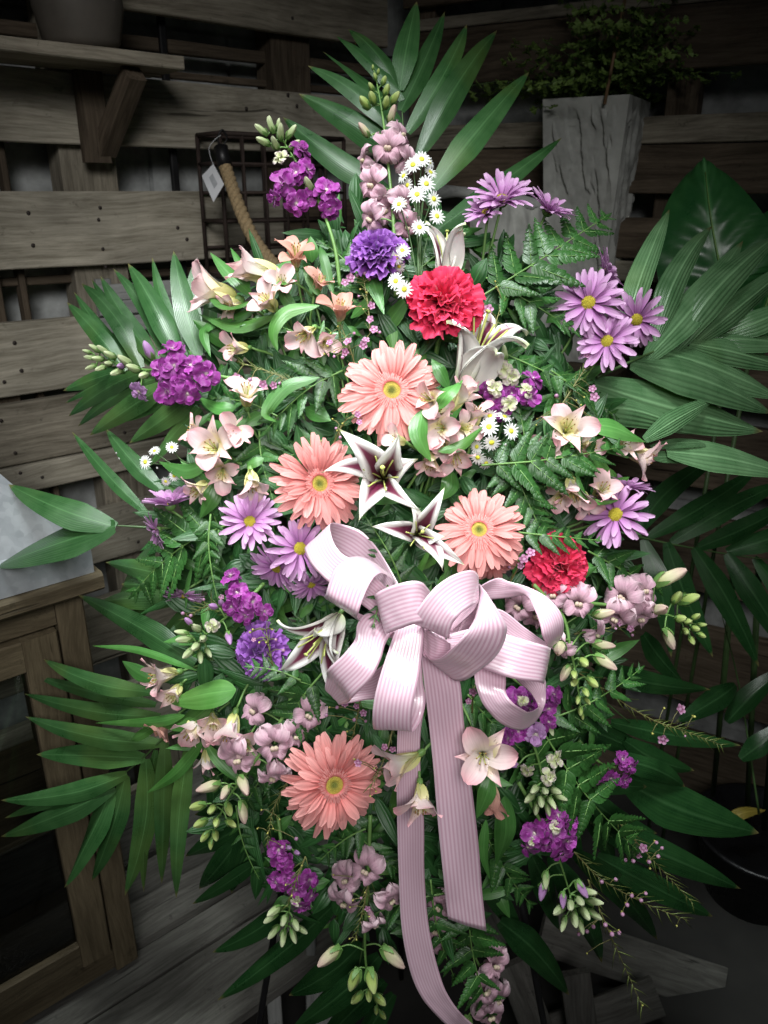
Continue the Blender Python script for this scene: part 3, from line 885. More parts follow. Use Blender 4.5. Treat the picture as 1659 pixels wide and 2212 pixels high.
board_obj(cab, 'inner_shelf', c, DL, -NL, cw - 0.085, cdp - 0.03, 0.010, MT['wood_c'])
# door frame, a hand's breadth in from the posts
dz0, dz1 = zb0 + 0.054, ztop - 0.079
cab_board('door_stile', 0.044, 0.094, dz0, dz1, -0.004, 0.020)
cab_board('door_stile', cw - 0.094, cw - 0.044, dz0, dz1, -0.004, 0.020)
cab_board('door_rail', 0.0945, cw - 0.0945, dz1 - 0.05, dz1, -0.004, 0.020)
cab_board('door_rail', 0.0945, cw - 0.0945, dz0, dz0 + 0.05, -0.004, 0.020)
m = MB(cab.location)
m.grid(lambda u, w: cpt(0.093 + (cw - 0.186) * u, 0.008, dz0 + 0.048 + (dz1 - dz0 - 0.096) * w), 1, 1, flip=True)
obj('pane', m.mesh('pane', MT['pane'], False), cab)
m = MB(cab.location)
m.grid(lambda u, w: cpt(0.02, 0.04 + (cdp - 0.08) * u, dz0 + (dz1 - dz0) * w), 1, 1)
obj('side_pane', m.mesh('side_pane', MT['pane'], False), cab)

gv = thing('galvanised_roof', cpt(cw / 2, cdp / 2, ztop), 'dull galvanised metal hip roof resting on the cabinet at the left edge', 'metal roof')
m = MB(gv.location)
s0, s1, b0, b1 = -0.016, cw + 0.016, -0.016, cdp + 0.01
zr = ztop + 0.0
rise, lip = 0.36, 0.045
ridge0, ridge1 = 0.25, cw - 0.25
def quad(a, b, c_, d, n=6):
    m.grid(lambda u, w: a.lerp(b, u).lerp(d.lerp(c_, u), w), n, n)
fr, fl2, br, bl2 = [(s0, b0), (s1, b0), (s0, b1), (s1, b1)]
def gp(sb, z): return cpt(sb[0], sb[1], z)
quad(gp(fl2, zr), gp(fr, zr), gp(fr, zr + lip), gp(fl2, zr + lip))
quad(gp(fr, zr), gp(br, zr), gp(br, zr + lip), gp(fr, zr + lip))
quad(gp(br, zr), gp(bl2, zr), gp(bl2, zr + lip), gp(br, zr + lip))
quad(gp(bl2, zr), gp(fl2, zr), gp(fl2, zr + lip), gp(bl2, zr + lip))
bm = (b0 + b1) / 2
r0, r1 = (ridge0, bm), (ridge1, bm)
ins = 0.012
fr_, fl_, br_, bl_ = (s0 + ins, b0 + ins), (s1 - ins, b0 + ins), (s0 + ins, b1 - ins), (s1 - ins, b1 - ins)
quad(gp(fl2, zr + lip), gp(fr, zr + lip), gp(fr_, zr + lip + .004), gp(fl_, zr + lip + .004))
quad(gp(fr, zr + lip), gp(br, zr + lip), gp(br_, zr + lip + .004), gp(fr_, zr + lip + .004))
quad(gp(br, zr + lip), gp(bl2, zr + lip), gp(bl_, zr + lip + .004), gp(br_, zr + lip + .004))
quad(gp(fl_, zr + lip + .004), gp(fr_, zr + lip + .004), gp(r0, zr + lip + rise), gp(r1, zr + lip + rise))
quad(gp(fr_, zr + lip + .004), gp(br_, zr + lip + .004), gp(r0, zr + lip + rise), gp(r0, zr + lip + rise))
quad(gp(br_, zr + lip + .004), gp(bl_, zr + lip + .004), gp(r1, zr + lip + rise), gp(r0, zr + lip + rise))
obj('sheet', m.mesh('sheet', MT['galv'], False), gv)
# ================================================================== plant builders
HEART = S(860, 1220, 1.06)         # the foam block every stem is pushed into

def clamp(x, a=0.0, b=1.0): return max(a, min(b, x))

def prof_palm(v): return clamp((0.30 + (v / 0.30) ** 0.8 * 0.70), 0, 1) * (1 - v ** 2.4) ** 0.9 if v < 1 else 0.0
def prof_ovate(v): return math.sin(math.pi * v ** 0.8) ** 0.85 * (1 - 0.15 * v) if 0 < v < 1 else (0.06 if v <= 0 else 0.0)
def prof_lance(v): return clamp(math.sin(math.pi * (0.06 + 0.94 * v) ** 0.75)) ** 0.9
def prof_broad(v): return clamp((v / 0.16) ** 0.55 if v < 0.16 else 1) * (1 - v ** 3.0) ** 0.75 if v < 1 else 0.0

def leaf(m, path, width, n, prof=prof_lance, fold=0.25, nu=6, nv=14, twist=0.0, wave=0.0, mat=0, th=0.0):
    # a blade along path (list of points), facing n, folded along its midrib
    P = catmull(path, 8) if len(path) > 1 else path
    K = len(P) - 1
    ph = random.random() * 6
    def at(v):
        t = v * K
        i = min(int(t), K - 1)
        p = P[i].lerp(P[i + 1], t - i)
        return p, (P[min(i + 1, K)] - P[max(i - 1, 0)] if K > 1 else P[1] - P[0]).normalized()
    def fn(u, v):
        p, t = at(v)
        s = 2 * u - 1
        nn = (n - t * n.dot(t)).normalized()
        if twist:
            nn = Matrix.Rotation(twist * v, 3, t) @ nn
        x = t.cross(nn)
        w = width * 0.5 * prof(v)
        return p + x * (s * w) + nn * (-fold * abs(s) ** 1.3 * w + wave * w * math.sin(v * 9 + ph + s) * abs(s))
    m.grid(fn, nu, nv, mat)
    return m

def bent(a, b, n, amt, side=0.0):
    L = (b - a).length
    t = (b - a).normalized()
    x = t.cross(n).normalized()
    return [a, a.lerp(b, 0.35) + n * L * amt + x * L * side, a.lerp(b, 0.7) + n * L * amt * 0.85 + x * L * side * .8, b]

def stem_to_heart(t, p, r=0.0022, frac=0.55, mat='stem', name='stem', sag=0.0, back=None):
    q = p.lerp(HEART, frac)
    b = back if back is not None else BK * -0.03
    pts = catmull([p, p.lerp(q, 0.4) + b * 0.4, q], 6)
    return obj(name, MB(t.location).tube(pts, r, 7).mesh(name, MT[mat]), t)

# ---------------------------------------------------------------- prototypes
PRO = {}
def proto(key, build):
    if key not in PRO:
        PRO[key] = build()
    return PRO[key]

def ray_petal(name, L, W, mat, lift, recurve, groove=0.012, nu=6, nv=9, seed=0, notch=0.0, channel=0.0):
    rg = random.Random(seed)
    sk = rg.uniform(-.06, .06)
    def fn(u, v):
        s = 2 * u - 1
        w = W * clamp((0.34 + 0.66 * (v / 0.62) ** 0.9) if v < 0.62 else math.cos((v - 0.62) / 0.38 * 1.42) ** 0.55)
        y = L * v - notch * L * (1 if v > 0.99 else 0) * (abs(math.sin(s * 3.1)))
        z = lift * v - recurve * v ** 2.2 + groove * math.cos(s * math.pi * 2) * (1 - v * .5) + channel * s * s * (1 - 0.4 * v)
        return V((s * w + sk * v * v * L, y, z))
    return MB().grid(fn, nu, nv).mesh(name, MT[mat])

def rotz(a): return Matrix.Rotation(a, 4, 'Z')
def rotx(a): return Matrix.Rotation(a, 4, 'X')
def tr(x, y, z): return Matrix.Translation((x, y, z))

def gerbera(x, y, R, face, h, label, roll=0.0, cupv=0.0):
    p = H(x, y, h)
    s = R * (dep(x, y) - h / 1000) / F
    n = dirn(face)
    t = thing('gerbera_flower', p.lerp(HEART, 0.5), label, 'gerbera', 'coral pink gerberas')
    Mw = frame(p, n, None, s, roll)
    pet = [proto(('ger', k), lambda k=k: ray_petal('petal', 0.76, 0.090, 'gerbera', 0.10, 0.14 + 0.05 * k, 0.013, seed=k, notch=0.012)) for k in range(4)]
    rg = random.Random(int(x * 3 + y))
    for ring, (cnt, ln, lift, z) in enumerate(((26, 1.0, -0.02, -0.05), (24, 0.94, 0.12, 0.0), (19, 0.74, 0.28, 0.035))):
        for k in range(cnt):
            a = 2 * math.pi * (k + 0.5 * ring) / cnt + rg.uniform(-.06, .06)
            wob = 0.14 * math.sin(a * 2 + x) + 0.10 * math.sin(a * 3 + y)
            M = Mw @ rotz(a) @ tr(0, 0.22, z) @ rotx(lift + cupv + wob + rg.uniform(-.15, .15)) @ Matrix.Rotation(rg.uniform(-.35, .35), 4, 'Y') @ Matrix.Diagonal((rg.uniform(.80, 1.12), ln * rg.uniform(.86, 1.07), 1, 1))
            put('petal', pet[rg.randrange(4)], t, M)
    def mk_fr():
        m = MB(); rg = random.Random(1)
        for ring, (cnt, r0, ln, z0) in enumerate(((56, 0.20, 0.24, 0.05), (52, 0.18, 0.15, 0.075), (44, 0.16, 0.09, 0.09))):
            for k in range(cnt):
                a = 2 * math.pi * (k + ring * .5) / cnt + rg.uniform(-.03, .03)
                l2 = ln * rg.uniform(.7, 1.15)
                q = Matrix.Rotation(a, 3, 'Z')
                m.grid(lambda u, v: q @ V(((2 * u - 1) * 0.014 * (1 - .5 * v), r0 + l2 * v, z0 + 0.07 * v - 0.05 * v * v)), 1, 3)
        return m.mesh('inner_florets', MT['gerbera'])
    tag(put('inner_florets', proto('ger_fr', mk_fr), t, Mw), None, None, kind='stuff')
    def mk_disc():
        m = MB(); rg = random.Random(2)
        m.grid(lambda u, v: V((0.215 * v * math.cos(6.2832 * u), 0.215 * v * math.sin(6.2832 * u), 0.075 - 0.03 * v * v - 0.03 * math.exp(-(v * 3) ** 2))), 32, 10)
        for k in range(230):
            r = 0.205 * math.sqrt((k + .5) / 230); a = k * 2.39996
            m.ball((r * math.cos(a), r * math.sin(a), 0.072 - 0.03 * (r / .215) ** 2), (0.008, 0.008, 0.016), 5, 3)
        return m.mesh('disc', MT['disc_g'])
    put('disc', proto('ger_disc', mk_disc), t, Mw)
    put('calyx', proto('ger_cal', lambda: MB().lathe([(0.05, -0.25), (0.16, -0.20), (0.24, -0.08), (0.20, 0.0)], 18).mesh('calyx', MT['stem'])), t, Mw)
    stem_to_heart(t, p - n * s * 0.22, 0.0030)
    return t

def daisy(x, y, R, face, h, label, cup=0.25, roll=0.0, npet=15):
    p = H(x, y, h)
    s = 1.1 * R * (dep(x, y) - h / 1000) / F
    n = dirn(face)
    t = thing('daisy_flower', p.lerp(HEART, 0.4), label, 'daisy', 'lavender daisies')
    Mw = frame(p, n, None, s, roll)
    pet = [proto(('dai', k), lambda k=k: ray_petal('petal', 0.84, 0.098, 'daisy', 0.06, 0.10 + 0.05 * k, 0.004, seed=20 + k, notch=0.015, channel=0.03)) for k in range(4)]
    rg = random.Random(int(x * 5 + y))
    for ring, (cnt, ln, lift, z) in enumerate(((npet, 1.0, cup - 0.12, -0.03), (npet - 2, 0.92, cup + 0.08, 0.01), (8, 0.62, cup + 0.3, 0.03))):
        for k in range(cnt):
            a = 2 * math.pi * (k + 0.5 * ring) / cnt + rg.uniform(-.09, .09)
            M = Mw @ rotz(a) @ tr(0, 0.14, z) @ rotx(lift + rg.uniform(-.13, .13)) @ Matrix.Rotation(rg.uniform(-.35, .35), 4, 'Y') @ Matrix.Diagonal((rg.uniform(.85, 1.12), ln * rg.uniform(.88, 1.06), 1, 1))
            put('petal', pet[rg.randrange(4)], t, M)
    def mk_disc():
        m = MB()
        m.grid(lambda u, v: V((0.20 * v * math.cos(6.2832 * u), 0.20 * v * math.sin(6.2832 * u), 0.13 - 0.08 * v * v)), 20, 6)
        for k in range(90):
            r = 0.19 * math.sqrt((k + .5) / 90); a = k * 2.39996
            m.ball((r * math.cos(a), r * math.sin(a), 0.13 - 0.08 * (r / .2) ** 2), (0.014, 0.014, 0.022), 5, 3)
        return m.mesh('disc', MT['disc_y'])
    put('disc', proto('dai_disc', mk_disc), t, Mw)
    put('calyx', proto('dai_cal', lambda: MB().lathe([(0.04, -0.22), (0.14, -0.16), (0.20, -0.06), (0.17, 0.0)], 14).mesh('calyx', MT['stem'])), t, Mw)
    stem_to_heart(t, p - n * s * 0.2, 0.0017, 0.5, back=-n * 0.06)
    return t

def carnation(x, y, R, face, h, mat, label, group):
    p = H(x, y, h)
    s = R * (dep(x, y) - h / 1000) / F
    n = dirn(face)
    t = thing('carnation_flower', p.lerp(HEART, 0.5), label, 'carnation', group)
    Mw = frame(p - n * s * 0.30, n, None, s) @ Matrix.Diagonal((1.04, 0.98, 0.80, 1))
    def mk(k):
        rg = random.Random(100 + k)
        ph, fr = rg.uniform(0, 6), rg.uniform(4.5, 8.5)
        def fn(u, v):
            sx = 2 * u - 1
            w = 0.06 + 0.46 * v ** 1.1
            zig = 0.045 * (abs(((u * 11 + ph) % 1) - .5) * 2) * (v > 0.9)
            a = v ** 2 * 0.125
            return V((sx * w, 0.98 * v * (1 - 0.16 * sx * sx) - zig, a * math.sin(sx * fr + ph) + a * .5 * math.sin(sx * fr * 2.1 + ph * 2) - 0.12 * v ** 3 + 0.02 * math.sin(v * 9 + ph)))
        return MB().grid(fn, 22, 8).mesh('petal', MT[mat])
    pet = [proto(('car', mat, k), lambda k=k: mk(k)) for k in range(5)]
    rg = random.Random(int(x + y * 7))
    N = 46
    for k in range(N):
        f = k / (N - 1)
        a = k * 2.39996
        el = math.radians(90 - 92 * f ** 0.75) + rg.uniform(-.24, .24)
        ln = (0.74 + 0.24 * f) * rg.uniform(.78, 1.2)
        M = Mw @ rotz(a) @ tr(0, 0.03 + 0.03 * f, 0.06 - 0.12 * f) @ rotx(el) @ rotz(rg.uniform(-.2, .2)) @ Matrix.Rotation(rg.uniform(-.4, .4), 4, 'Y') @ Matrix.Diagonal((rg.uniform(.8, 1.1), ln, 1, 1))
        put('petal', pet[rg.randrange(5)], t, M)
    put('calyx', proto('car_cal', lambda: MB().lathe([(0.05, -0.55), (0.13, -0.50), (0.15, -0.2), (0.20, 0.02)], 14).mesh('calyx', MT['stem'])), t, Mw)
    stem_to_heart(t, p - n * s * 0.8, 0.0022)
    return t

def flare_petal(L, W, op, mats, pointed=0.5, recurve=0.0, nu=6, nv=12, th=0.0, cup=0.25, wave=0.05, seed=0, start=0.12, two=False, onset=0.12, roll=0.0):
    # a petal that leaves the axis Z at a small angle and flares outwards (+Y) by op radians
    K = 40
    rr, zz, aa = [0.0], [0.0], []
    for i in range(K):
        v = (i + .5) / K
        a = start + op * clamp((v - onset) / 0.6) ** 1.1 + recurve * clamp((v - 0.6) / 0.4) ** 2
        aa.append(a)
        rr.append(rr[-1] + math.sin(a) * L / K); zz.append(zz[-1] + math.cos(a) * L / K)
    aa.append(aa[-1])
    rg = random.Random(seed); ph = rg.uniform(0, 6)
    def fn(u, v, off=0.0):
        s = 2 * u - 1
        i = min(int(v * K), K)
        fr = v * K - i
        j = min(i + 1, K)
        r = rr[i] * (1 - fr) + rr[j] * fr; z = zz[i] * (1 - fr) + zz[j] * fr
        a = aa[i]
        if pointed > 0.5:
            w = W * clamp(0.22 + 0.78 * math.sin(math.pi * clamp(v) ** 0.72) ** 0.9) * ((1 - v ** 4) ** 0.8)
        else:
            w = W * (0.24 + 0.76 * clamp(v / 0.66) ** 1.2) * (math.sqrt(max(0.0, 1 - (clamp((v - 0.66) / 0.345)) ** 2.4)))
        c = cup * w * s * s * (1 - 0.3 * v) - roll * w * max(0.0, abs(s) - 0.55) ** 2 * 6 + wave * W * math.sin(v * 8 + ph + 2 * s) * abs(s) * v
        ny, nz = -math.cos(a), math.sin(a)     # normal towards the inside
        return V((s * w, r + ny * (c + off), z + nz * (c + off)))
    m = MB()
    m.grid(lambda u, v: fn(u, v, 0.0), nu, nv, 0)
    if two:
        m.grid(lambda u, v: fn(u, v, -th), nu, nv, 1, flip=True)
    return m.mesh('petal', mats)

def alstro(x, y, L, axis, op, h, label, kind='alstro', leaves=(), name='alstroemeria_flower', roll=None, stem=0.4):
    L *= 1.27
    # x, y: the mouth of the flower; axis: where it points (right, up, towards the viewer)
    d = dep(x, y) - h / 1000
    s = L * d / F
    n = dirn(axis)
    p = S(x, y, d) - n * s * (0.62 - 0.25 * op)
    t = thing(name, p - n * 0.02, label, 'alstroemeria', 'pale pink alstroemeria blossoms')
    k3 = 'alstro_f' if kind in ('alstro', 'alstro_w') else kind
    rg = random.Random(int(x * 11 + y * 3))
    if roll is None: roll = rg.uniform(0, 2)
    Mw = frame(p, n, None, s, roll)
    ob = round(op, 1)
    for k in range(6):
        inner = k % 2
        v = rg.randrange(3)
        me = proto(('al', kind, inner, ob, v), lambda: flare_petal(1.0 if not inner else 1.02, 0.25 if not inner else 0.20, ob * (1.0 if not inner else .95) + 0.12 * v, [MT[kind if not inner else k3]], 0.0 if not inner else 1.0, 0.45 * ob, seed=v * 7 + inner, start=0.10 if inner else 0.16, cup=0.55, wave=0.22))
        M = Mw @ rotz(k * math.pi / 3 + rg.uniform(-.12, .12)) @ rotx(rg.uniform(-.26, .12)) @ Matrix.Scale(rg.uniform(.86, 1.1), 4)
        put('petal', me, t, M)
    def mk_st():
        m = MB(); r2 = random.Random(4)
        for k in range(6):
            a = k * 1.047
            q = Matrix.Rotation(a, 3, 'Z')
            pts = [q @ V((0, 0.02 + 0.10 * f * f, 0.1 + 0.62 * f)) for f in (0, .3, .6, .8, 1)]
            m.tube(pts, 0.012, 4, 0)
            m.ball(pts[-1], (0.02, 0.02, 0.04), 5, 4, 1)
        return m.mesh('stamens', [MT['stamen'], MT['anther']])
    put('stamens', proto('al_st', mk_st), t, Mw)
    put('calyx', proto('al_cal', lambda: MB().lathe([(0.03, -0.12), (0.07, -0.09), (0.085, 0.0), (0.06, 0.06)], 10).mesh('calyx', MT['stem'])), t, Mw)
    if stem:
        e = p.lerp(HEART, stem)
        obj('stem', MB(t.location).tube(catmull([p - n * s * .08, p - n * 0.03 + (HEART - p) * 0.08, e], 5), 0.0016, 6).mesh('stem', MT['stem']), t)
    add_leaves(t, leaves)
    return t

def add_leaves(t, leaves, mat='aleaf', name='leaf'):
    # each leaf: [(x,y,h), ... along the midrib], width px, face (right, up, out), fold
    for lf in leaves:
        pts = [H(*q) for q in lf[0]]
        w = lf[1] * dep(lf[0][0][0], lf[0][0][1]) / F
        n = dirn(lf[2]) if len(lf) > 2 else dirn((0, .4, 1))
        if len(pts) == 2:
            pts = bent(pts[0], pts[1], n, 0.07, random.uniform(-.05, .05))
        m = MB(t.location)
        leaf(m, pts, w, n, prof_ovate, fold=lf[3] if len(lf) > 3 else 0.22, nu=6, nv=14, wave=0.10, twist=random.uniform(-.4, .4))
        obj(name, m.mesh(name, MT[mat]), t)

def lily(x, y, L, axis, tep, h, label, bud=False, roll=0.0):
    L *= 1.28
    # tep: (angle in degrees, length, opening in radians, width)
    d = dep(x, y) - h / 1000
    s = L * d / F
    n = dirn(axis)
    p = S(x, y, d) - n * s * 0.38
    t = thing('lily_flower', p - n * 0.03, label, 'lily', 'white and burgundy lilies')
    Mw = frame(p, n, None, s, roll)
    for k, (ang, ln, op, w) in enumerate(tep):
        me = flare_petal(ln * 1.08, 0.225 * w, op, [MT['lily'], MT['lily_b']], 1.0, 1.0, nu=14, nv=24, th=0.014, cup=0.62, wave=0.16, onset=0.22, roll=0.32, seed=k + int(x), two=True, start=0.16)
        me.name = 'tepal'
        r2 = random.Random(int(x) + k * 5)
        put('tepal', me, t, Mw @ rotz(math.radians(ang - 90)) @ tr(0, 0.02 + 0.006 * (k % 2), 0) @ rotx(r2.uniform(-.12, .12)) @ Matrix.Rotation(r2.uniform(-.32, .32), 4, 'Y'))
    def mk():
        m = MB()
        for k in range(6):
            q = Matrix.Rotation(k * 1.047 + .3, 3, 'Z')
            pts = [q @ V((0, 0.03 + 0.20 * f * f, 0.12 + 0.62 * f)) for f in (0, .25, .5, .75, 1)]
            m.tube(pts, 0.011, 5, 0)
        m.tube([V((0, 0, .05)), V((0.02, 0.02, .5)), V((0.03, 0.06, .84))], 0.014, 6, 0)
        m.ball((0.03, 0.06, .85), (0.035, 0.035, 0.02), 8, 5, 0)
        return m.mesh('stamens', [MT['stamen'], MT['anther']])
    put('stamens', proto('li_st', mk), t, Mw)
    obj('stem', MB(t.location).tube(catmull([p, p - n * 0.03, p.lerp(HEART, 0.5)], 5), 0.003, 8).mesh('stem', MT['stem']), t)
    return t

# ---- snapdragon
def snap_floret(k, mat='snap'):
    rg = random.Random(50 + k)
    m = MB()
    m.grid(lambda u, v: V(((0.13 + 0.10 * v) * math.cos(6.2832 * u), (0.13 + 0.10 * v) * math.sin(6.2832 * u), -0.75 + 0.75 * v)), 14, 5)
    def lobe(ang, L, W, lift, curl, cx=0.0, tilt=0.0):
        q = Matrix.Rotation(ang, 3, 'Z')
        ph = rg.uniform(0, 6)
        def fn(u, v):
            s = 2 * u - 1
            w = W * (0.45 + 0.55 * math.sin(min(1.0, v / .6) * 1.57)) * (math.sqrt(max(0, 1 - clamp((v - .55) / .46) ** 2.2)))
            a = lift + curl * v
            r = 0.16 + L * v * math.cos(a)
            z = -0.05 + L * v * math.sin(a) + 0.06 * s * s * v + 0.15 * math.sin(s * 5.5 + ph + v * 4) * v * v + 0.05 * math.sin(s * 11 + ph * 2) * v ** 3
            return q @ V((cx + s * w, r, z))
        m.grid(fn, 12, 9)
    lobe(0.52, 0.72, 0.42, 1.2, -1.5); lobe(-0.50, 0.66, 0.40, 1.35, -1.4)
    lobe(math.pi, 0.50, 0.30, 0.9, -2.1); lobe(math.pi - 1.0, 0.58, 0.32, 0.8, -1.6); lobe(math.pi + 1.0, 0.52, 0.34, 0.95, -1.8)
    m.ball((0.06, -0.08, 0.06), (0.095, 0.10, 0.11), 10, 7, 1); m.ball((-0.06, -0.08, 0.06), (0.095, 0.10, 0.11), 10, 7, 1)
    return m.mesh('floret', [MT[mat], MT['snap_y']])
def bud_mesh(mat, long=1.0):
    m = MB()
    def fn(u, v):
        a = 6.2832 * u
        r = 0.30 * math.sin(math.pi * (0.06 + 0.90 * v)) ** 0.7 * (1 - 0.25 * v) * (1 + (0.05 + 0.16 * v) * math.cos(4 * a + v * 2.5)) * (1 + 0.06 * math.sin(9 * v))
        return V((r * math.cos(a), r * math.sin(a), long * (v - 0.12)))
    m.grid(fn, 16, 10)
    b = MB()
    for k in range(5):
        q = Matrix.Rotation(k * 1.2566, 3, 'Z')
        m.grid(lambda u, v: q @ V(((2 * u - 1) * 0.15 * (1 - v) ** .6, 0.09 + 0.26 * math.sin(v * 1.8), -0.16 + 0.56 * v)), 2, 4, 1)
    return m.mesh('bud', [MT[mat], MT['stem']])

def spike(name, label, cat, group, axis_pts, items, rst=0.0026, mat='stem'):
    # axis_pts: (x,y,h) along the stem from base to tip; items: (kind, x, y, h, size px, facing, [roll])
    pts = catmull([H(*q) for q in axis_pts], 8)
    t = thing(name, pts[0], label, cat, group)
    obj('stem', MB(t.location).tube(pts, lambda f: rst * (1 - 0.65 * f), 8).mesh('stem', MT[mat]), t)
    for it in items:
        kind, x, y, h, size, face = it[:6]
        size *= {'F': 1.2, 'Y': 1.22, 'G': 1.45, 'B': 1.38, 'L': 1.12}.get(kind, 1.14)
        d = dep(x, y) - h / 1000
        p = S(x, y, d); s = size * d / F
        n = dirn(face)
        roll = it[6] if len(it) > 6 else random.uniform(-.8, .8)
        M = frame(p, n, None, s, roll)
        # pedicel to the stem
        near = min(pts, key=lambda q: (q - p).length)
        back = p - n * s * (0.5 if kind in ('F',) else 0.12)
        if (near - back).length < 0.08:
            obj('pedicel', MB(t.location).tube(catmull([near, near.lerp(back, .6) + (back - near).length * .15 * UP, back], 3), 0.0011, 5).mesh('pedicel', MT[mat]), t)
        if kind == 'F':
            put('floret', proto(('sn', int(x) % 3), lambda: snap_floret(int(x) % 3)), t, M)
        elif kind == 'Y':
            put('bud', proto('bud_y', lambda: bud_mesh('snap_y', 1.25)), t, M)
        elif kind == 'G':
            put('bud', proto('bud_g', lambda: bud_mesh('snap_g', 1.0)), t, M)
        elif kind == 'B':
            put('bud', proto('bud_s', lambda: bud_mesh('stock_g', 1.25)), t, M)
        elif kind == 'L':
            put('bud', proto('bud_l', lambda: bud_mesh('stock_l', 1.15)), t, M)
        else:                       # double stock florets: P magenta, V lilac, W cream
            pm = {'P': 'stock', 'V': 'stock_l', 'W': 'stock_w'}[kind]
            fm = proto(('stc', pm), lambda: MB().ball((0, 0, 0.02), (0.11, 0.11, 0.10), 8, 6).lathe([(0.03, -0.5), (0.09, -0.4), (0.10, -0.1), (0.14, 0.0)], 8, 1).mesh('floret', [MT['stock_w'], MT['stem']]))
            fl = put('floret', fm, t, M)
            rg = random.Random(int(x * 2 + y))
            def mk(k):
                r2 = random.Random(200 + k); ph = r2.uniform(0, 6)
                def fn(u, v):
                    sx = 2 * u - 1
                    w = 0.27 * (0.22 + 0.78 * math.sin(min(1, v / .7) * 1.57)) * math.sqrt(max(0, 1 - clamp((v - .6) / .405) ** 2.2))
                    return V((sx * w, 0.58 * v - 0.04 * (v > .95) * abs(math.cos(sx * 2)), 0.10 * v - 0.22 * v * v + 0.07 * math.sin(sx * 3.2 + ph + v * 3) * v + 0.05 * sx * sx))
                return MB().grid(fn, 6, 6).mesh('petal', MT[pm])
            pet = [proto(('stp', pm, k), lambda k=k: mk(k)) for k in range(4)]
            for ring, (cnt, el, ln) in enumerate(((5, -0.08, 1.12), (4, 0.42, 0.98), (3, 0.95, 0.68))):
                for k in range(cnt):
                    a = 6.2832 * (k + .5 * ring) / cnt + rg.uniform(-.25, .25)
                    obj('petal', pet[rg.randrange(4)], fl, rotz(a) @ tr(0, 0.04, 0.02 * ring) @ rotx(el + rg.uniform(-.35, .35)) @ Matrix.Rotation(rg.uniform(-.6, .6), 4, 'Y') @ Matrix.Scale(ln * rg.uniform(.78, 1.15), 4))
    return t

# ---- white asters
def aster_head():
    m = MB(); rg = random.Random(9)
    for ring, (cnt, L, lift) in enumerate(((15, 0.80, 0.15), (13, 0.74, 0.32))):
        for k in range(cnt):
            q = Matrix.Rotation(6.2832 * (k + .5 * ring) / cnt + rg.uniform(-.08, .08), 3, 'Z')
            l2 = L * rg.uniform(.85, 1.08); lf = lift + rg.uniform(-.12, .12)
            m.grid(lambda u, v: q @ V(((2 * u - 1) * 0.088 * math.sin(math.pi * (0.2 + 0.72 * v)), 0.18 + l2 * v * math.cos(lf), l2 * v * math.sin(lf) - 0.12 * v * v)), 2, 4)
    m.lathe([(0.03, -0.38), (0.14, -0.30), (0.22, -0.08), (0.18, 0.0)], 10, 1)
    return m.mesh('flower', [MT['white'], MT['stem']])
def aster_disc():
    return MB().ball((0, 0, 0.03), (0.26, 0.26, 0.14), 14, 8).mesh('disc', MT['disc_w'])
def asters(label, root, heads, buds=(), group='white aster sprigs'):
    p0 = H(*root)
    t = thing('aster_sprig', p0, label, 'aster', group)
    for (x, y, h, R, face) in heads:
        d = dep(x, y) - h / 1000
        p = S(x, y, d); n = dirn(face); s = R * d / F
        f = put('flower', proto('as_h', aster_head), t, frame(p, n, None, s, random.uniform(0, 1)))
        obj('disc', proto('as_d', aster_disc), f)
        q = p - n * s * 0.36
        obj('stalk', MB(t.location).tube(catmull([q, q.lerp(p0, 0.35) - n * 0.012, q.lerp(p0, .9)], 5), 0.0008, 5).mesh('stalk', MT['stem_d']), t)
    for (x, y, h, R) in buds:
        d = dep(x, y) - h / 1000
        put('bud', proto('as_b', lambda: bud_mesh('white', 0.9)), t, frame(S(x, y, d), dirn((0, .6, 1)), None, R * d / F))
    return t

# ---- waxflower
def wax_flower():
    m = MB()
    for k in range(5):
        q = Matrix.Rotation(k * 1.2566, 3, 'Z')
        def fn(u, v):
            s = 2 * u - 1
            return q @ V((s * 0.36 * math.sin(math.pi * (0.15 + 0.78 * v)) ** .7, 0.28 + 0.62 * v, 0.10 * v + 0.12 * s * s))
        m.grid(fn, 4, 5)
    m.lathe([(0.05, -0.55), (0.22, -0.35), (0.34, -0.05), (0.32, 0.04), (0.12, 0.0), (0.0, 0.02)], 12, 0)
    return m.mesh('floret', [MT['wax']])
def wax_bud():
    return MB().ball((0, 0, 0), (0.5, 0.5, 0.55), 10, 7).lathe([(0.06, -1.0), (0.25, -0.75), (0.40, -0.35)], 8, 1).mesh('bud', [MT['wax'], MT['wax_y']])
def wax_ybud():
    return MB().ball((0, 0, 0), (0.42, 0.42, 0.5), 8, 6).lathe([(0.06, -1.1), (0.22, -0.75), (0.36, -0.35)], 8).mesh('bud', [MT['wax_y']])
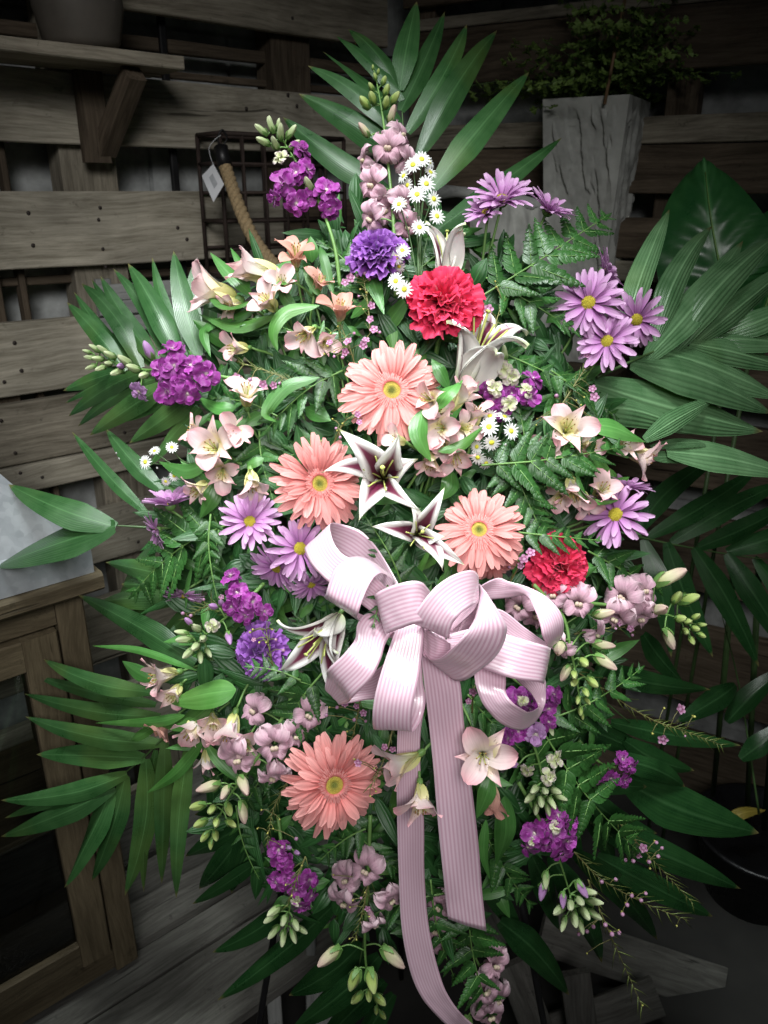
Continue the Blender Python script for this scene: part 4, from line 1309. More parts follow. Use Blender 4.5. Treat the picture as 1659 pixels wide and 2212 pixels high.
def wax(label, pts, florets=(), buds=(), ybuds=(), needles=24, nl=26, spreadx=1.0, seed=0):
    P = catmull([H(*q) for q in pts], 10)
    t = thing('waxflower_sprig', P[0], label, 'waxflower', 'waxflower sprigs')
    rg = random.Random(seed + int(pts[0][0]))
    obj('stem', MB(t.location).tube(P, lambda f: 0.0011 * (1 - .6 * f), 6).mesh('stem', MT['stem_b']), t)
    d0 = dep(pts[0][0], pts[0][1])
    m = MB(t.location)
    for k in range(needles):
        f = (k + .5) / needles
        i = min(int(f * (len(P) - 1)), len(P) - 2)
        p = P[i]; tt = (P[i + 1] - P[i]).normalized()
        sd = tt.cross(BK).normalized() * (1 if k % 2 else -1)
        dv = (tt * rg.uniform(.7, 1.3) + sd * rg.uniform(.25, .7) * spreadx + BK * rg.uniform(-.3, .4)).normalized()
        L = nl * rg.uniform(.6, 1.2) * d0 / F
        m.tube([p, p + dv * L * .5, p + dv * L + tt * L * .12], lambda q: 0.0009 * (1 - .7 * q), 4)
    tag(obj('needle_leaves', m.mesh('needle_leaves', MT['cane']), t), None, None, kind='stuff')
    for kind, lst in (('floret', florets), ('bud', buds), ('ybud', ybuds)):
        for q in lst:
            x, y = q[0], q[1]
            h = q[2] if len(q) > 2 else pts[0][2] + 8
            R = q[3] if len(q) > 3 else (9 if kind == 'floret' else 8 if kind == 'bud' else 5)
            d = dep(x, y) - h / 1000
            p = S(x, y, d)
            n = dirn((rg.uniform(-.6, .6), rg.uniform(-.5, .7), 1))
            me = proto(('wx', kind), wax_flower if kind == 'floret' else wax_bud if kind == 'bud' else wax_ybud)
            put('floret' if kind == 'floret' else 'bud', me, t, frame(p, n, None, R * d / F, rg.uniform(0, 1)))
            near = min(P, key=lambda a: (a - p).length)
            if (near - p).length < 0.07:
                q2 = p - n * R * d / F * .5
                obj('pedicel', MB(t.location).tube([near, near.lerp(q2, .5) + UP * .002, q2], 0.0005, 4).mesh('pedicel', MT['stem_b']), t)
    return t

# ---- leatherleaf fern
def pinna_mesh(k, mat='fern'):
    rg = random.Random(70 + k)
    m = MB()
    N = 9
    for i in range(N):
        f = i / (N - 1)
        y = 0.06 + 0.86 * f
        ln = 0.21 * (1 - f) ** 0.75 + 0.035
        for sg in (-1, 1):
            a = math.radians(48 + 10 * f + rg.uniform(-6, 6))
            l2 = ln * rg.uniform(.9, 1.12)
            w = 0.088 * (0.55 + 0.45 * (1 - f))
            dx, dy = sg * math.sin(a), math.cos(a)
            px, py = -dy, dx
            cz = rg.uniform(-.02, .02)
            def fn(u, v):
                s = 2 * u - 1
                ww = w * (0.35 + 0.65 * math.sin(math.pi * min(1, .15 + v * .75))) * (1 - clamp((v - .62) / .4) ** 1.6)
                tooth = 1 + 0.16 * math.sin(v * 16) * abs(s)
                return V((dx * l2 * v + px * s * ww * tooth, y + dy * l2 * v + py * s * ww * tooth, 0.012 - 0.05 * v * v * (1 + cz * 8) - 0.018 * abs(s) * (1 - v) + cz))
            m.grid(fn, 2, 5)
    m.grid(lambda u, v: V(((2 * u - 1) * 0.045 * (1 - v) , 0.88 + 0.14 * v, 0.0 - 0.03 * v)), 2, 3)
    m.tube([V((0, 0, 0)), V((0, .5, .012)), V((0, .97, -.01))], lambda f: 0.013 * (1 - .7 * f), 5, 1)
    return m.mesh('pinna', [MT[mat], MT['stem']])

def fern(label, base, tip, width, face, n=8, droop=0.06, group='leatherleaf fern fronds', mat='fern', stemmat='stem', top=None):
    a, b = H(*base), H(*tip)
    nn = dirn(face)
    P = catmull(bent(a, b, nn, droop, 0.04), 10)
    t = top if top is not None else thing('fern_frond', a, label, 'fern', group)
    obj('rachis', MB(t.location).tube(P, lambda f: 0.0014 * (1 - .7 * f), 6).mesh('rachis', MT[stemmat]), t)
    w = width * dep(base[0], base[1]) / F
    rg = random.Random(int(base[0] * 3 + tip[1]))
    for i in range(n):
        f = 0.10 + 0.84 * i / (n - 1)
        k = int(f * (len(P) - 1))
        p = P[k]; tt = (P[min(k + 1, len(P) - 1)] - P[k - 1]).normalized()
        ln = w * 0.62 * (1 - f) ** 0.65 * (0.72 + 0.28 * min(1, f / .25)) + w * 0.10
        for sg in (-1, 1):
            if rg.random() < 0.06: continue
            nq = (nn + V((rg.uniform(-.4, .4), rg.uniform(-.35, .35), rg.uniform(-.4, .4)))).normalized()
            x = tt.cross(nq).normalized() * sg
            ang = math.radians(62 - 22 * f + rg.uniform(-13, 13))
            yv = (tt * math.cos(ang) + x * math.sin(ang)).normalized()
            zv = (nq - yv * nq.dot(yv)).normalized()
            zv = (Matrix.Rotation(rg.uniform(-.35, .35), 3, yv) @ zv)
            xv_ = yv.cross(zv)
            M = Matrix.Translation(p) @ Matrix((xv_, yv, zv)).transposed().to_4x4() @ Matrix.Scale(ln * rg.uniform(.78, 1.15), 4)
            put('pinna', proto(('pin', mat, rg.randrange(4)), lambda: pinna_mesh(rg.randrange(4), mat)), t, M)
    # terminal pinna
    tt = (P[-1] - P[-3]).normalized(); zv = (nn - tt * nn.dot(tt)).normalized()
    M = Matrix.Translation(P[-4]) @ Matrix((tt.cross(zv), tt, zv)).transposed().to_4x4() @ Matrix.Scale(w * .26, 4)
    put('pinna', proto(('pin', mat, 0), lambda: pinna_mesh(0, mat)), t, M)
    return t

# ---- palm fronds: every leaflet traced from base to tip
def palm(label, rachis, leaflets, mat='palm', h=-25, group='emerald palm fronds', name='palm_frond', prof=prof_palm, wscale=1.0, top=None, fold=0.18):
    P = catmull([H(*q) for q in rachis], 8)
    t = top if top is not None else thing(name, P[0], label, 'palm frond', group)
    obj('rachis', MB(t.location).tube(P, lambda f: 0.0022 * (1 - .65 * f), 7).mesh('rachis', MT['stem_d']), t)
    for q in leaflets:
        bx, by, tx, ty, w = q[:5]
        hb = q[5] if len(q) > 5 else h
        ht = q[6] if len(q) > 6 else hb - 12
        face = q[7] if len(q) > 7 else (random.uniform(-.25, .25), random.uniform(.0, .5), 1)
        side = q[8] if len(q) > 8 else random.uniform(-.03, .03)
        n = dirn(face)
        a, b = H(bx, by, hb), H(tx, ty, ht)
        ww = 1.12 * w * wscale * dep(bx, by) / F
        m = MB(t.location)
        leaf(m, bent(a, b, n, random.uniform(.0, .09), side + random.uniform(-.035, .035)), ww * random.uniform(.88, 1.1), n, prof, fold=fold * random.uniform(.5, 2.0), nu=8, nv=18, twist=random.uniform(-.55, .55), wave=random.uniform(0, .10))
        obj('leaflet', m.mesh('leaflet', MT[mat]), t)
    return t
# ================================================================== the spray: greenery
def Z1(zx, zy): return (609.8 + zx * .3675, zy * .3675)
def conv(f, lst, ws):
    out = []
    for q in lst:
        b = f(q[0], q[1]); e = f(q[2], q[3])
        out.append((b[0], b[1], e[0], e[1], q[4] * ws) + tuple(q[5:]))
    return out

palm('tall palm frond standing up behind the spray at the top', [(880, 560, -30), (878, 420, -40), (872, 300, -45), (866, 190, -50)],
     conv(Z1, [(690, 530, 790, 8, 150), (697, 650, 955, 68, 135), (735, 780, 1085, 143, 140), (800, 910, 1263, 178, 150), (880, 1110, 1452, 422, 165),
               (680, 520, 388, 170, 130), (705, 590, 315, 208, 112), (695, 720, 240, 303, 130), (690, 800, 150, 385, 135), (690, 930, 95, 550, 170), (640, 1130, 3, 688, 185),
               (880, 1370, 1645, 808, 150, -30, -60)], .3675), h=-45)
def Z6(zx, zy): return (135.5 + zx * .3267, 474 + zy * .3267)
palm('palm frond spreading left behind the upper purple stock', [(520, 830, -25), (430, 800, -30), (330, 800, -35), (245, 810, -40)],
     conv(Z6, [(420, 1000, 28, 548, 120), (520, 980, 125, 423, 125), (640, 960, 248, 372, 150), (780, 950, 430, 288, 170), (900, 900, 733, 206, 175), (980, 860, 985, 430, 120, -30, -30),
               (470, 990, 75, 480, 100, -40, -55), (580, 960, 190, 395, 105, -42, -58), (700, 940, 335, 325, 120, -42, -58), (840, 930, 590, 250, 130, -42, -58), (940, 880, 860, 300, 120, -42, -50), (460, 1000, 15, 1215, 95, -45, -60), (610, 1050, 100, 1370, 110, -45, -60),
               (400, 990, 3, 1132, 110), (520, 1010, 38, 1302, 120), (700, 1080, 178, 1428, 165), (800, 1060, 300, 1340, 140, -45, -60), (880, 1150, 440, 1480, 150, -40, -45), (900, 1250, 560, 1640, 130, -40, -50)], .3267), h=-30)
palm('narrow dark palm blades rising on the left beside the grey wall', [(420, 1190, -45), (350, 1130, -50), (310, 1095, -55)],
     [(318, 1110, 155, 932, 34, -50, -60), (350, 1060, 228, 925, 40, -50, -60), (330, 1180, 235, 1330, 60, -60, -70), (380, 1200, 290, 1350, 60, -60, -70)], mat='palm')
palm('forked pair of broad glossy palm leaflets over the galvanised roof', [(330, 1140, -30), (245, 1135, 8)],
     [(250, 1138, 18, 1046, 76, 10, 30, (.1, .5, 1)), (248, 1136, -12, 1226, 92, 12, 45, (-.2, .5, 1))], mat='palm')
def Z0(zx, zy): return (zx * .3267, 1287 + zy * .3267)
palm('large palm frond fanning out at the lower left before the cabinet', [(470, 1540, -20), (363, 1588, -25), (314, 1633, -28), (271, 1669, -30), (240, 1700, -32)],
     conv(Z0, [(1290, 450, 515, -5, 180), (1000, 640, 285, 418, 120), (1060, 800, 158, 648, 130), (1080, 980, 165, 798, 130), (960, 1075, 240, 1050, 175),
               (840, 1180, 5, 1352, 145), (760, 1270, 5, 1592, 155), (745, 1270, 425, 1930, 200), (830, 1190, 605, 1890, 170), (965, 1080, 825, 1985, 170), (1090, 960, 1070, 1905, 135), (1250, 980, 1165, 2000, 150), (1030, 720, 225, 530, 100, -45, -60), (790, 1230, 30, 1470, 110, -45, -60), (1030, 1020, 950, 1960, 110, -48, -60)], .3267), h=-28)
def Z8(zx, zy): return (372.6 + zx * .3063, 1795.4 + zy * .3063)
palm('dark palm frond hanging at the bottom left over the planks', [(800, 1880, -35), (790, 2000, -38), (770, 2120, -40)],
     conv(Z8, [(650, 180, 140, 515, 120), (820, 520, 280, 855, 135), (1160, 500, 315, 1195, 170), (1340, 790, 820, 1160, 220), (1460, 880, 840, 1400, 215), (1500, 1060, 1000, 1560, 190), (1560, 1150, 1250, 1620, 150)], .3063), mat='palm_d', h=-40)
palm('bright palm frond arching out of the right side of the spray', [(1290, 815, -35), (1365, 780, -40), (1425, 755, -45), (1500, 735, -50), (1660, 690, -60)],
     [(1345, 730, 1446, 452, 58), (1412, 735, 1538, 488, 62), (1398, 775, 1605, 520, 70), (1455, 755, 1690, 500, 70), (1505, 738, 1725, 560, 66), (1560, 725, 1760, 640, 60),
      (1545, 730, 1720, 745, 60), (1490, 742, 1715, 800, 66), (1422, 757, 1690, 862, 84), (1362, 782, 1668, 893, 92), (1285, 830, 1648, 932, 104), (1270, 880, 1500, 938, 70, -45, -50)], mat='palm_r', h=-45, fold=0.30)
palm('crossing blades of a bent palm frond beside the right alstroemeria', [(1380, 960, -30), (1420, 950, -36)],
     [(1392, 950, 1545, 862, 42, -20, -30), (1405, 965, 1580, 968, 30), (1440, 975, 1720, 1030, 74, -30, -45), (1400, 985, 1500, 1000, 26)], mat='palm_r', h=-34)
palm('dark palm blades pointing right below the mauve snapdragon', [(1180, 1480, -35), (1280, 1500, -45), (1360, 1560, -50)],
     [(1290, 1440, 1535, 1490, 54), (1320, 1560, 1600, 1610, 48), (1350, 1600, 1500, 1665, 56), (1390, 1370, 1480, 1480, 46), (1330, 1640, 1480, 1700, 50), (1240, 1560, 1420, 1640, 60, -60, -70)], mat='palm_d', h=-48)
palm('wide dark palm frond drooping at the lower right', [(1150, 1700, -30), (1280, 1780, -50), (1370, 1840, -60)],
     [(1350, 1690, 1640, 1800, 100, -75, -85), (1290, 1790, 1600, 1920, 70, -60, -80), (1290, 1850, 1540, 1980, 60, -60, -80), (1240, 1840, 1420, 2030, 60), (1190, 1850, 1300, 2080, 60), (1150, 1850, 1210, 2010, 56), (1080, 1990, 1230, 2150, 66, -40, -40), (1050, 1900, 1130, 2020, 50)], mat='palm_d', h=-55)

palm('palm frond half hidden behind the left fern, above the large lower left frond', [(560, 1290, -50), (450, 1270, -55), (350, 1262, -60)],
     [(430, 1262, 228, 1215, 56), (400, 1290, 215, 1300, 60), (470, 1290, 330, 1405, 60), (520, 1330, 400, 1470, 56), (450, 1240, 330, 1150, 50), (500, 1240, 400, 1130, 50), (380, 1262, 262, 1262, 50)], h=-55)
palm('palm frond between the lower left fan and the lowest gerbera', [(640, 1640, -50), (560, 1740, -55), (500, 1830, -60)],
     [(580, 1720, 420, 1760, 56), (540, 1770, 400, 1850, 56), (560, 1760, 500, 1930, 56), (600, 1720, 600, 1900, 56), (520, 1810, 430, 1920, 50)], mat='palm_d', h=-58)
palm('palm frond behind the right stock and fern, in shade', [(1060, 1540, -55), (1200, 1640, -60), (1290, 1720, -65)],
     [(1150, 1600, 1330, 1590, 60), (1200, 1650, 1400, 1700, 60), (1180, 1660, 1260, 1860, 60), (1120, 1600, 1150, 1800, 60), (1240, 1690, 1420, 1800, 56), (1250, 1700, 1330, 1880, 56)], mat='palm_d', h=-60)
# ---- ferns
fern('wide glossy fern frond right of the red carnation, pointing up', (1040, 640, -5), (1318, 462, -15), 200, (-.1, .4, 1), 9)
fern('fern frond right of the red carnation, pointing down to the daisies', (1050, 600, -10), (1250, 720, 0), 150, (.1, .5, 1), 8)
fern('dark fern frond reaching right beside the lilac stock', (1080, 760, -20), (1252, 838, -5), 110, (0, .5, 1), 7)
fern('dark fern frond lying across the right alstroemeria', (1040, 1005, 15), (1345, 965, 40), 170, (0, .3, 1), 9)
fern('fern frond drooping above the small red carnation', (1100, 985, 5), (1180, 1170, 15), 150, (.2, .2, 1), 8)
fern('small fern frond over the top of the right red carnation', (1120, 1150, 15), (1300, 1168, 32), 90, (0, .6, 1), 7)
fern('upright fern frond between white asters and fern', (1130, 1040, -10), (1120, 880, 5), 110, (.1, .2, 1), 7)
fern('fern frond hanging on the left under the lavender daisies', (500, 1130, -5), (285, 1285, -10), 200, (-.1, .4, 1), 9)
fern('slim fern frond hanging straight down beside the magenta stock', (455, 1110, 10), (470, 1295, 15), 80, (0, .3, 1), 8)
fern('fern frond below the violet carnation beside the bow', (700, 1450, 5), (600, 1610, 10), 150, (0, .3, 1), 8)
fern('fern sprig lying over the lower edge of the violet carnation', (650, 1470, 25), (535, 1440, 40), 80, (0, .6, 1), 6)
fern('large fern frond at the right pointing down, below the snapdragon buds', (1160, 1560, 5), (1385, 1845, -5), 230, (.1, .2, 1), 10)
fern('fern frond at the right pointing up beside green buds', (1170, 1560, 0), (1390, 1440, -10), 130, (.1, .4, 1), 8)
fern('dark fern frond right of the small red carnation', (1270, 1190, -5), (1430, 1275, -15), 120, (0, .5, 1), 7)
fern('dark glossy fern frond left of the top gerbera', (740, 800, -10), (570, 935, -5), 150, (-.1, .3, 1), 8)
fern('small dark fern frond between the lilies and the bow', (870, 1270, 15), (795, 1125, 40), 90, (0, .2, 1), 7)
fern('tiny fern sprig lying on the upper left bow loops', (838, 1265, 75), (806, 1355, 100), 50, (0, .3, 1), 5)
fern('fern frond at the bottom right of the long ribbon tail', (1010, 1960, -5), (1070, 2215, 5), 150, (0, .3, 1), 9)
fern('dark fern frond at the bottom between the two ribbon tails', (930, 1900, -15), (985, 2120, -10), 110, (0, .3, 1), 7)
fern('small dark fern frond left of the thin ribbon tail', (960, 1930, -12), (785, 1985, -5), 120, (0, .4, 1), 7)
fern('small glossy fern sprig under the lowest gerbera', (790, 1790, -5), (690, 1860, 5), 90, (0, .6, 1), 6)
fern('glossy fern sprig under the upper left alstroemeria', (640, 720, -10), (455, 690, 0), 80, (0, .7, 1), 6)
fern('narrow light fern tip hanging left of the lowest snapdragon', (510, 1740, -10), (560, 1900, -12), 55, (0, .3, 1), 7)
fern('dark fern frond left of the middle gerbera', (600, 900, -20), (450, 860, -20), 120, (0, .5, 1), 7)
fern('dark fern frond behind the left alstroemeria', (560, 930, -20), (590, 1080, -20), 120, (0, .5, 1), 7)
fern('dark fern frond between bow and the left carnation', (760, 1480, -15), (640, 1330, -15), 120, (0, .5, 1), 7)
fern('dark fern frond under the right bow loops', (1010, 1500, -15), (1150, 1640, -15), 120, (0, .5, 1), 7)
fern('dark fern frond beside the lowest gerbera on the left', (640, 1600, -20), (520, 1760, -25), 120, (0, .5, 1), 7)
fern('dark fern frond above the violet top carnation', (800, 640, -25), (690, 520, -25), 110, (0, .5, 1), 7)
fern('dark fern frond below the upper right daisies', (1190, 800, -25), (1330, 900, -30), 130, (0, .5, 1), 7)
fern('dark fern frond between the two upper gerberas', (700, 950, -25), (600, 1010, -25), 100, (0, .5, 1), 7)
fern('dark fern frond at the right below the carnation', (1170, 1330, -25), (1330, 1420, -30), 130, (0, .5, 1), 7)

fern('fern frond filling the gap under the lowest gerbera', (740, 1760, -20), (860, 1880, -20), 120, (0, .5, 1), 7)
fern('fern frond left of the lowest gerbera, pointing left', (630, 1640, -15), (440, 1690, -25), 130, (0, .5, 1), 7)
fern('fern frond right of the wide ribbon tail, pointing down', (1040, 1780, -20), (1150, 1960, -25), 130, (0, .5, 1), 8)
fern('fern frond above the left violet carnation, pointing up left', (600, 1370, -20), (440, 1210, -25), 120, (0, .5, 1), 7)
fern('fern frond behind the top violet carnation, pointing right', (860, 620, -30), (1000, 500, -30), 120, (0, .5, 1), 7)
# ---- the dense greens between the flowers, and the foam block that holds the stems
rg = random.Random(11)
fm = MB()
for k in range(2600):
    a, r = rg.uniform(0, 6.2832), math.sqrt(rg.random())
    x, y = 850 + math.cos(a) * r * 470, 1240 + math.sin(a) * r * 800
    hh = rg.uniform(-70, -6) - 25 * r
    p = H(x, y, hh)
    an = rg.uniform(0, 6.2832)
    q = p + (RT * math.cos(an) + UP * math.sin(an) + BK * rg.uniform(-.3, .4)) * rg.uniform(0.025, 0.07)
    n = dirn((rg.uniform(-.5, .5), rg.uniform(-.2, .8), 1))
    leaf(fm, [p, p.lerp(q, .5) + n * 0.004, q], rg.uniform(0.008, 0.024), n, prof_ovate, 0.25, 4, 6, mat=1 if rg.random() < .22 else 0)
tag(obj('filler_foliage', fm.mesh('filler_foliage', [MT['fill'], MT['aleaf']])), 'dense dark green leaves packed between the flowers', 'foliage', kind='stuff')
fb = MB(HEART)
def fo_fn(u, v):
    a, p = 6.2832 * u, math.pi * v
    e = 0.45
    sg = lambda c: math.copysign(abs(c) ** e, c)
    return HEART + FW * 0.035 + RT * (0.13 * sg(math.cos(a)) * sg(math.sin(p))) + UP * (0.24 * sg(-math.cos(p))) + BK * (0.035 * sg(math.sin(a)) * sg(math.sin(p)))
fb.grid(fo_fn, 24, 16)
fo2 = tag(obj('foam_block', fb.mesh('foam_block', MT['foam'])), 'dark green floral foam block deep inside the spray', 'floral foam')
fo2.location = HEART

# ---- wire easel that carries the spray
ea = thing('wire_easel', S(700, 2200, 1.16), 'thin black metal easel leg showing below the spray at the bottom', 'easel')
def to_floor(a, b):
    k = (a.z - 0.0) / (a.z - b.z)
    return a + (b - a) * k
for (a, b) in ((S(800, 760, 1.12), S(585, 2060, 1.16)), (S(905, 760, 1.12), S(1158, 2120, 1.16)), (S(850, 740, 1.13), S(862, 1700, 1.45))):
    obj('leg', MB(ea.location).tube([a, to_floor(a, b)], 0.0048, 10).mesh('leg', MT['black']), ea)
obj('crossbar', MB(ea.location).tube([S(705, 1400, 1.139), S(1020, 1400, 1.139)], 0.004, 8).mesh('crossbar', MT['black']), ea)

# ================================================================== plants behind on the right
def Z7(zx, zy): return (1016 + zx * .3267, 880.8 + zy * .3267)
pp2 = thing('potted_palm', S(1650, 1900, 1.42), 'dark potted palm in a black plastic pot at the right edge', 'potted plant')
palm(None, [(1340, 1150, -230), (1435, 1172, -230), (1560, 1195, -235), (1700, 1215, -240)],
     [(1440, 1172, 1540, 1420, 66, -225, -215), (1500, 1184, 1640, 1440, 64, -228, -220), (1570, 1196, 1720, 1430, 66, -230, -225), (1630, 1204, 1780, 1400, 60, -230, -225),
      (1400, 1160, 1640, 1010, 60, -235, -240), (1450, 1172, 1700, 1040, 60, -235, -240), (1510, 1182, 1740, 1070, 60, -235, -240), (1570, 1192, 1780, 1110, 56, -235, -240), (1370, 1155, 1560, 985, 56, -235, -240), (1390, 1165, 1450, 1420, 60, -235, -225)], mat='palm_d', top=pp2)
palm(None, [(1640, 1760, -380), (1600, 1500, -330), (1560, 1330, -300)], [(1570, 1560, 1700, 1440, 60, -330, -310), (1600, 1640, 1700, 1560, 60, -340, -330), (1590, 1480, 1460, 1560, 60, -320, -300)], mat='palm_d', top=pp2)
pr = S(1650, 1790, 1.80)
pot = put('pot', MB().lathe([(0.0, -0.18), (0.085, -0.18), (0.115, -0.012), (0.124, -0.012), (0.126, 0.0), (0.118, 0.0), (0.110, -0.02), (0.0, -0.02)], 40).mesh('pot', MT['blackp']), pp2, Matrix.Translation(pr) @ Matrix.Diagonal((1.2, 1.2, 1.0, 1)))
for (x0, y0, x1, y1) in ((1585, 1230, 1540, 1720), (1640, 1210, 1612, 1790), (1700, 1215, 1650, 1790)):
    obj('stem', MB(pp2.location).tube([S(x0, y0, 1.36), S(x1, y1, 1.78)], 0.0055, 10).mesh('stem', MT['stem_d']), pp2)
m = MB(pp2.location)
leaf(m, [S(1560, 1782, 1.66), S(1605, 1756, 1.65), S(1655, 1750, 1.67)], 0.026, dirn((0, .6, 1)), prof_ovate)
tag(obj('yellow_leaf', m.mesh('yellow_leaf', MT['yleaf']), pp2), 'withered yellow leaf on the pot rim', None)

bl = thing('broad_leaf_plant', S(1570, 700, 1.36), 'plant with broad dark glossy ribbed leaves at the right edge', 'potted plant')
for (pts, w, face) in ((((1585, 690, 1.34), (1560, 600, 1.32), (1535, 470, 1.31), (1520, 340, 1.33)), 250, (-.25, .3, 1)),
                       (((1620, 760, 1.36), (1660, 640, 1.36), (1700, 520, 1.37), (1720, 420, 1.38)), 200, (.3, .4, 1))):
    m = MB(bl.location)
    P = [S(*q) for q in pts]
    n = dirn(face)
    W_ = w * 1.32 / F
    PP = catmull(P, 8); K = len(PP) - 1
    def fn(u, v):
        tt = v * K; i = min(int(tt), K - 1)
        p = PP[i].lerp(PP[i + 1], tt - i); t_ = (PP[i + 1] - PP[i]).normalized()
        x = t_.cross(n).normalized(); s = 2 * u - 1
        ww = W_ * .5 * (math.sin(math.pi * clamp(v) ** 0.85) ** 0.62 if 0 < v < 1 else 0.0)
        vein = math.sin((v * 15 - abs(s) * 3.2) * 3.1416)
        return p + x * s * ww + n * (-0.020 * abs(s) ** 1.6 - 0.010 * abs(s) ** .5 * -1 * 0.5 + 0.0022 * vein * min(1, abs(s) * 4) * (1 - abs(s) ** 4))
    m.grid(fn, 32, 120)
    obj('leaf', m.mesh('leaf', MT['broad']), bl)
    m = MB(bl.location); m.tube([p + n * 0.002 for p in PP[:-2]], lambda f: 0.003 * (1 - .8 * f), 8)
    obj('midrib', m.mesh('midrib', MT['stem']), bl)
    m = MB(bl.location); m.tube([P[0], P[0] + V((0.03, 0.10, -1.25))], 0.004, 8)
    obj('stalk', m.mesh('stalk', MT['stem_d']), bl)
# ================================================================== the spray: flowers
gerbera(845, 845, 118, (.14, .16, 1), 38, 'uppermost and largest coral pink gerbera, just below the red carnation')
gerbera(688, 1045, 108, (.45, .06, 1), 30, 'coral pink gerbera left of the burgundy lilies', roll=.3, cupv=.20)
gerbera(1035, 1146, 103, (-.10, .36, 1), 34, 'coral pink gerbera right of the burgundy lilies', roll=.5, cupv=-.12)
gerbera(720, 1693, 119, (.36, -.02, 1), 38, 'lowest coral pink gerbera, left of the ribbon tails', roll=.1, cupv=.10)
gerbera(1060, 1205, 70, (.1, -.6, 1), 8, 'half hidden gerbera peeping out under the right gerbera and over the bow', roll=.2)

carnation(958, 640, 86, (-.05, .30, 1), 45, 'carn_red', 'large red carnation at the upper centre', 'red carnations')
carnation(1217, 1222, 68, (.25, .05, 1), 25, 'carn_red', 'smaller darker red carnation right of the bow', 'red carnations')
carnation(813, 535, 66, (-.15, .55, .9), 30, 'carn_pur', 'violet carnation at the top under the white asters', 'violet carnations')
carnation(556, 1410, 64, (-.35, .02, 1), 18, 'carn_pur', 'violet carnation on the left beside the bow', 'violet carnations')

# ---- lilies
lily(826, 1030, 128, (-.06, .08, 1), [(140, 1.26, .90, .95), (190, 1.10, 1.20, .66), (248, 1.08, .92, .92), (-36, 1.16, 1.05, .62), (20, .90, .42, .92), (76, 1.10, .45, .90)], 38,
     'open lily with burgundy heart between the upper gerberas')
lily(903, 1156, 102, (.05, .02, 1), [(174, 1.12, 1.35, .74), (122, .86, .80, .90), (62, 1.25, 1.2, .74), (6, .84, .6, .95), (-70, 1.12, 1.15, .84), (-32, 1.28, 1.35, .72)], 42,
     'lower open lily with dark heart just above the bow')
lily(1026, 768, 160, (.34, .90, .22), [(95, 1.05, .50, .95), (160, .85, 1.0, .85), (45, 1.10, .66, .8), (-15, 1.12, .9, .8), (-80, .90, .8, 1.15), (215, .75, .9, .95)], 14,
     'half open white lily below the red carnation, pointing up')
lily(702, 1368, 120, (-.50, -.62, .60), [(75, .80, .75, .85), (140, .95, .8, .7), (205, 1.25, .85, .8), (262, 1.15, .8, .8), (318, .95, .7, .75), (15, .75, .6, .85)], 42,
     'half open white lily drooping left of the bow')
lily(962, 560, 100, (.0, 1, .15), [(90, .9, .2, .9), (150, .95, .28, .8), (210, 1., .3, .9), (270, .9, .25, .9), (330, 1., .35, .8), (30, .9, .3, .8)], 5,
     'closed greenish white lily bud behind the red carnation')

# ---- lavender daisies
daisy(1084, 432, 70, (-.02, .62, .80), 10, 'lavender daisy seen from the side, tallest at the upper right', cup=.62)
daisy(1184, 455, 58, (.40, .65, .55), 0, 'lavender daisy in profile against the stone vase', cup=.55)
daisy(1050, 460, 48, (-.4, .5, .7), 2, 'small lavender daisy tucked under the tallest one', cup=.55)
daisy(1272, 655, 74, (-.42, .10, 1), 20, 'lavender daisy with yellow eye, upper one of the right trio', cup=.22)
daisy(1312, 738, 66, (-.50, .18, 1), 28, 'lavender daisy with brown eye, lowest of the right trio', cup=.28)
daisy(1375, 690, 62, (-.10, -.15, .35), 5, 'lavender daisy in profile, rightmost of the right trio', cup=.12)
daisy(1305, 588, 55, (.60, .25, .20), 0, 'lavender daisy turned away above the right trio', cup=.45)
daisy(1330, 1112, 72, (-.35, .25, 1), 22, 'lavender daisy alone at the right above the red carnation', cup=.15)
daisy(1350, 1055, 58, (.25, .90, .2), 5, 'lavender daisy in profile behind the lone right one', cup=.5)
daisy(368, 1090, 60, (-.1, .95, .2), 0, 'lavender daisy in profile at the left, under the white asters', cup=.6)
daisy(340, 1145, 44, (-.75, -.4, .4), -5, 'small lavender daisy at the far left over the fern', cup=.4)
daisy(540, 1128, 66, (.05, .35, .8), 12, 'lavender daisy left of the gerbera, upper one of the left group', cup=.45)
daisy(648, 1185, 68, (.25, .10, 1), 30, 'lavender daisy with green eye touching the bow', cup=.12)
daisy(598, 1225, 62, (-.35, -.55, .6), 14, 'lavender daisy turned down under the left group', cup=.35)
daisy(672, 1262, 44, (.2, -.6, .6), 10, 'small lavender daisy squeezed behind the top left bow loop', cup=.3)
daisy(395, 1285, 44, (-.1, -.85, .4), -25, 'faded lavender daisy hanging in shade at the left', cup=.3)

# ---- alstroemeria (a = pale, c = coral, w = cream)
A = alstro
up = (0, .4, 1)
A(640, 552, 58, (.05, .75, .7), .9, 12, 'coral alstroemeria blossom at the top left beside the rope', 'alstro_c', [
    ([(690, 640, 0), (655, 568, 5)], 30, (.3, .2, 1)), ([(720, 640, 5), (700, 560, 10), (690, 530, 0)], 22, up)])
A(545, 582, 96, (-1, .12, .35), .3, 22, 'cream alstroemeria trumpet pointing left, upper of two', 'alstro_w', [
    ([(640, 612, 10), (600, 605, 18), (548, 582, 8)], 32, (0, .9, .5)), ([(545, 640, 5), (495, 590, 8), (454, 545, 0)], 34, (.3, .2, 1)), ([(540, 620, 0), (498, 535, -5)], 20, up)])
A(450, 622, 96, (-1, .30, .35), .3, 18, 'cream alstroemeria trumpet pointing left, lower of two', 'alstro_w', [
    ([(548, 650, 12), (490, 662, 20), (438, 628, 12)], 34, (0, .8, .6)), ([(600, 680, 5), (510, 705, 10), (428, 678, 0)], 36, (0, .5, 1))])
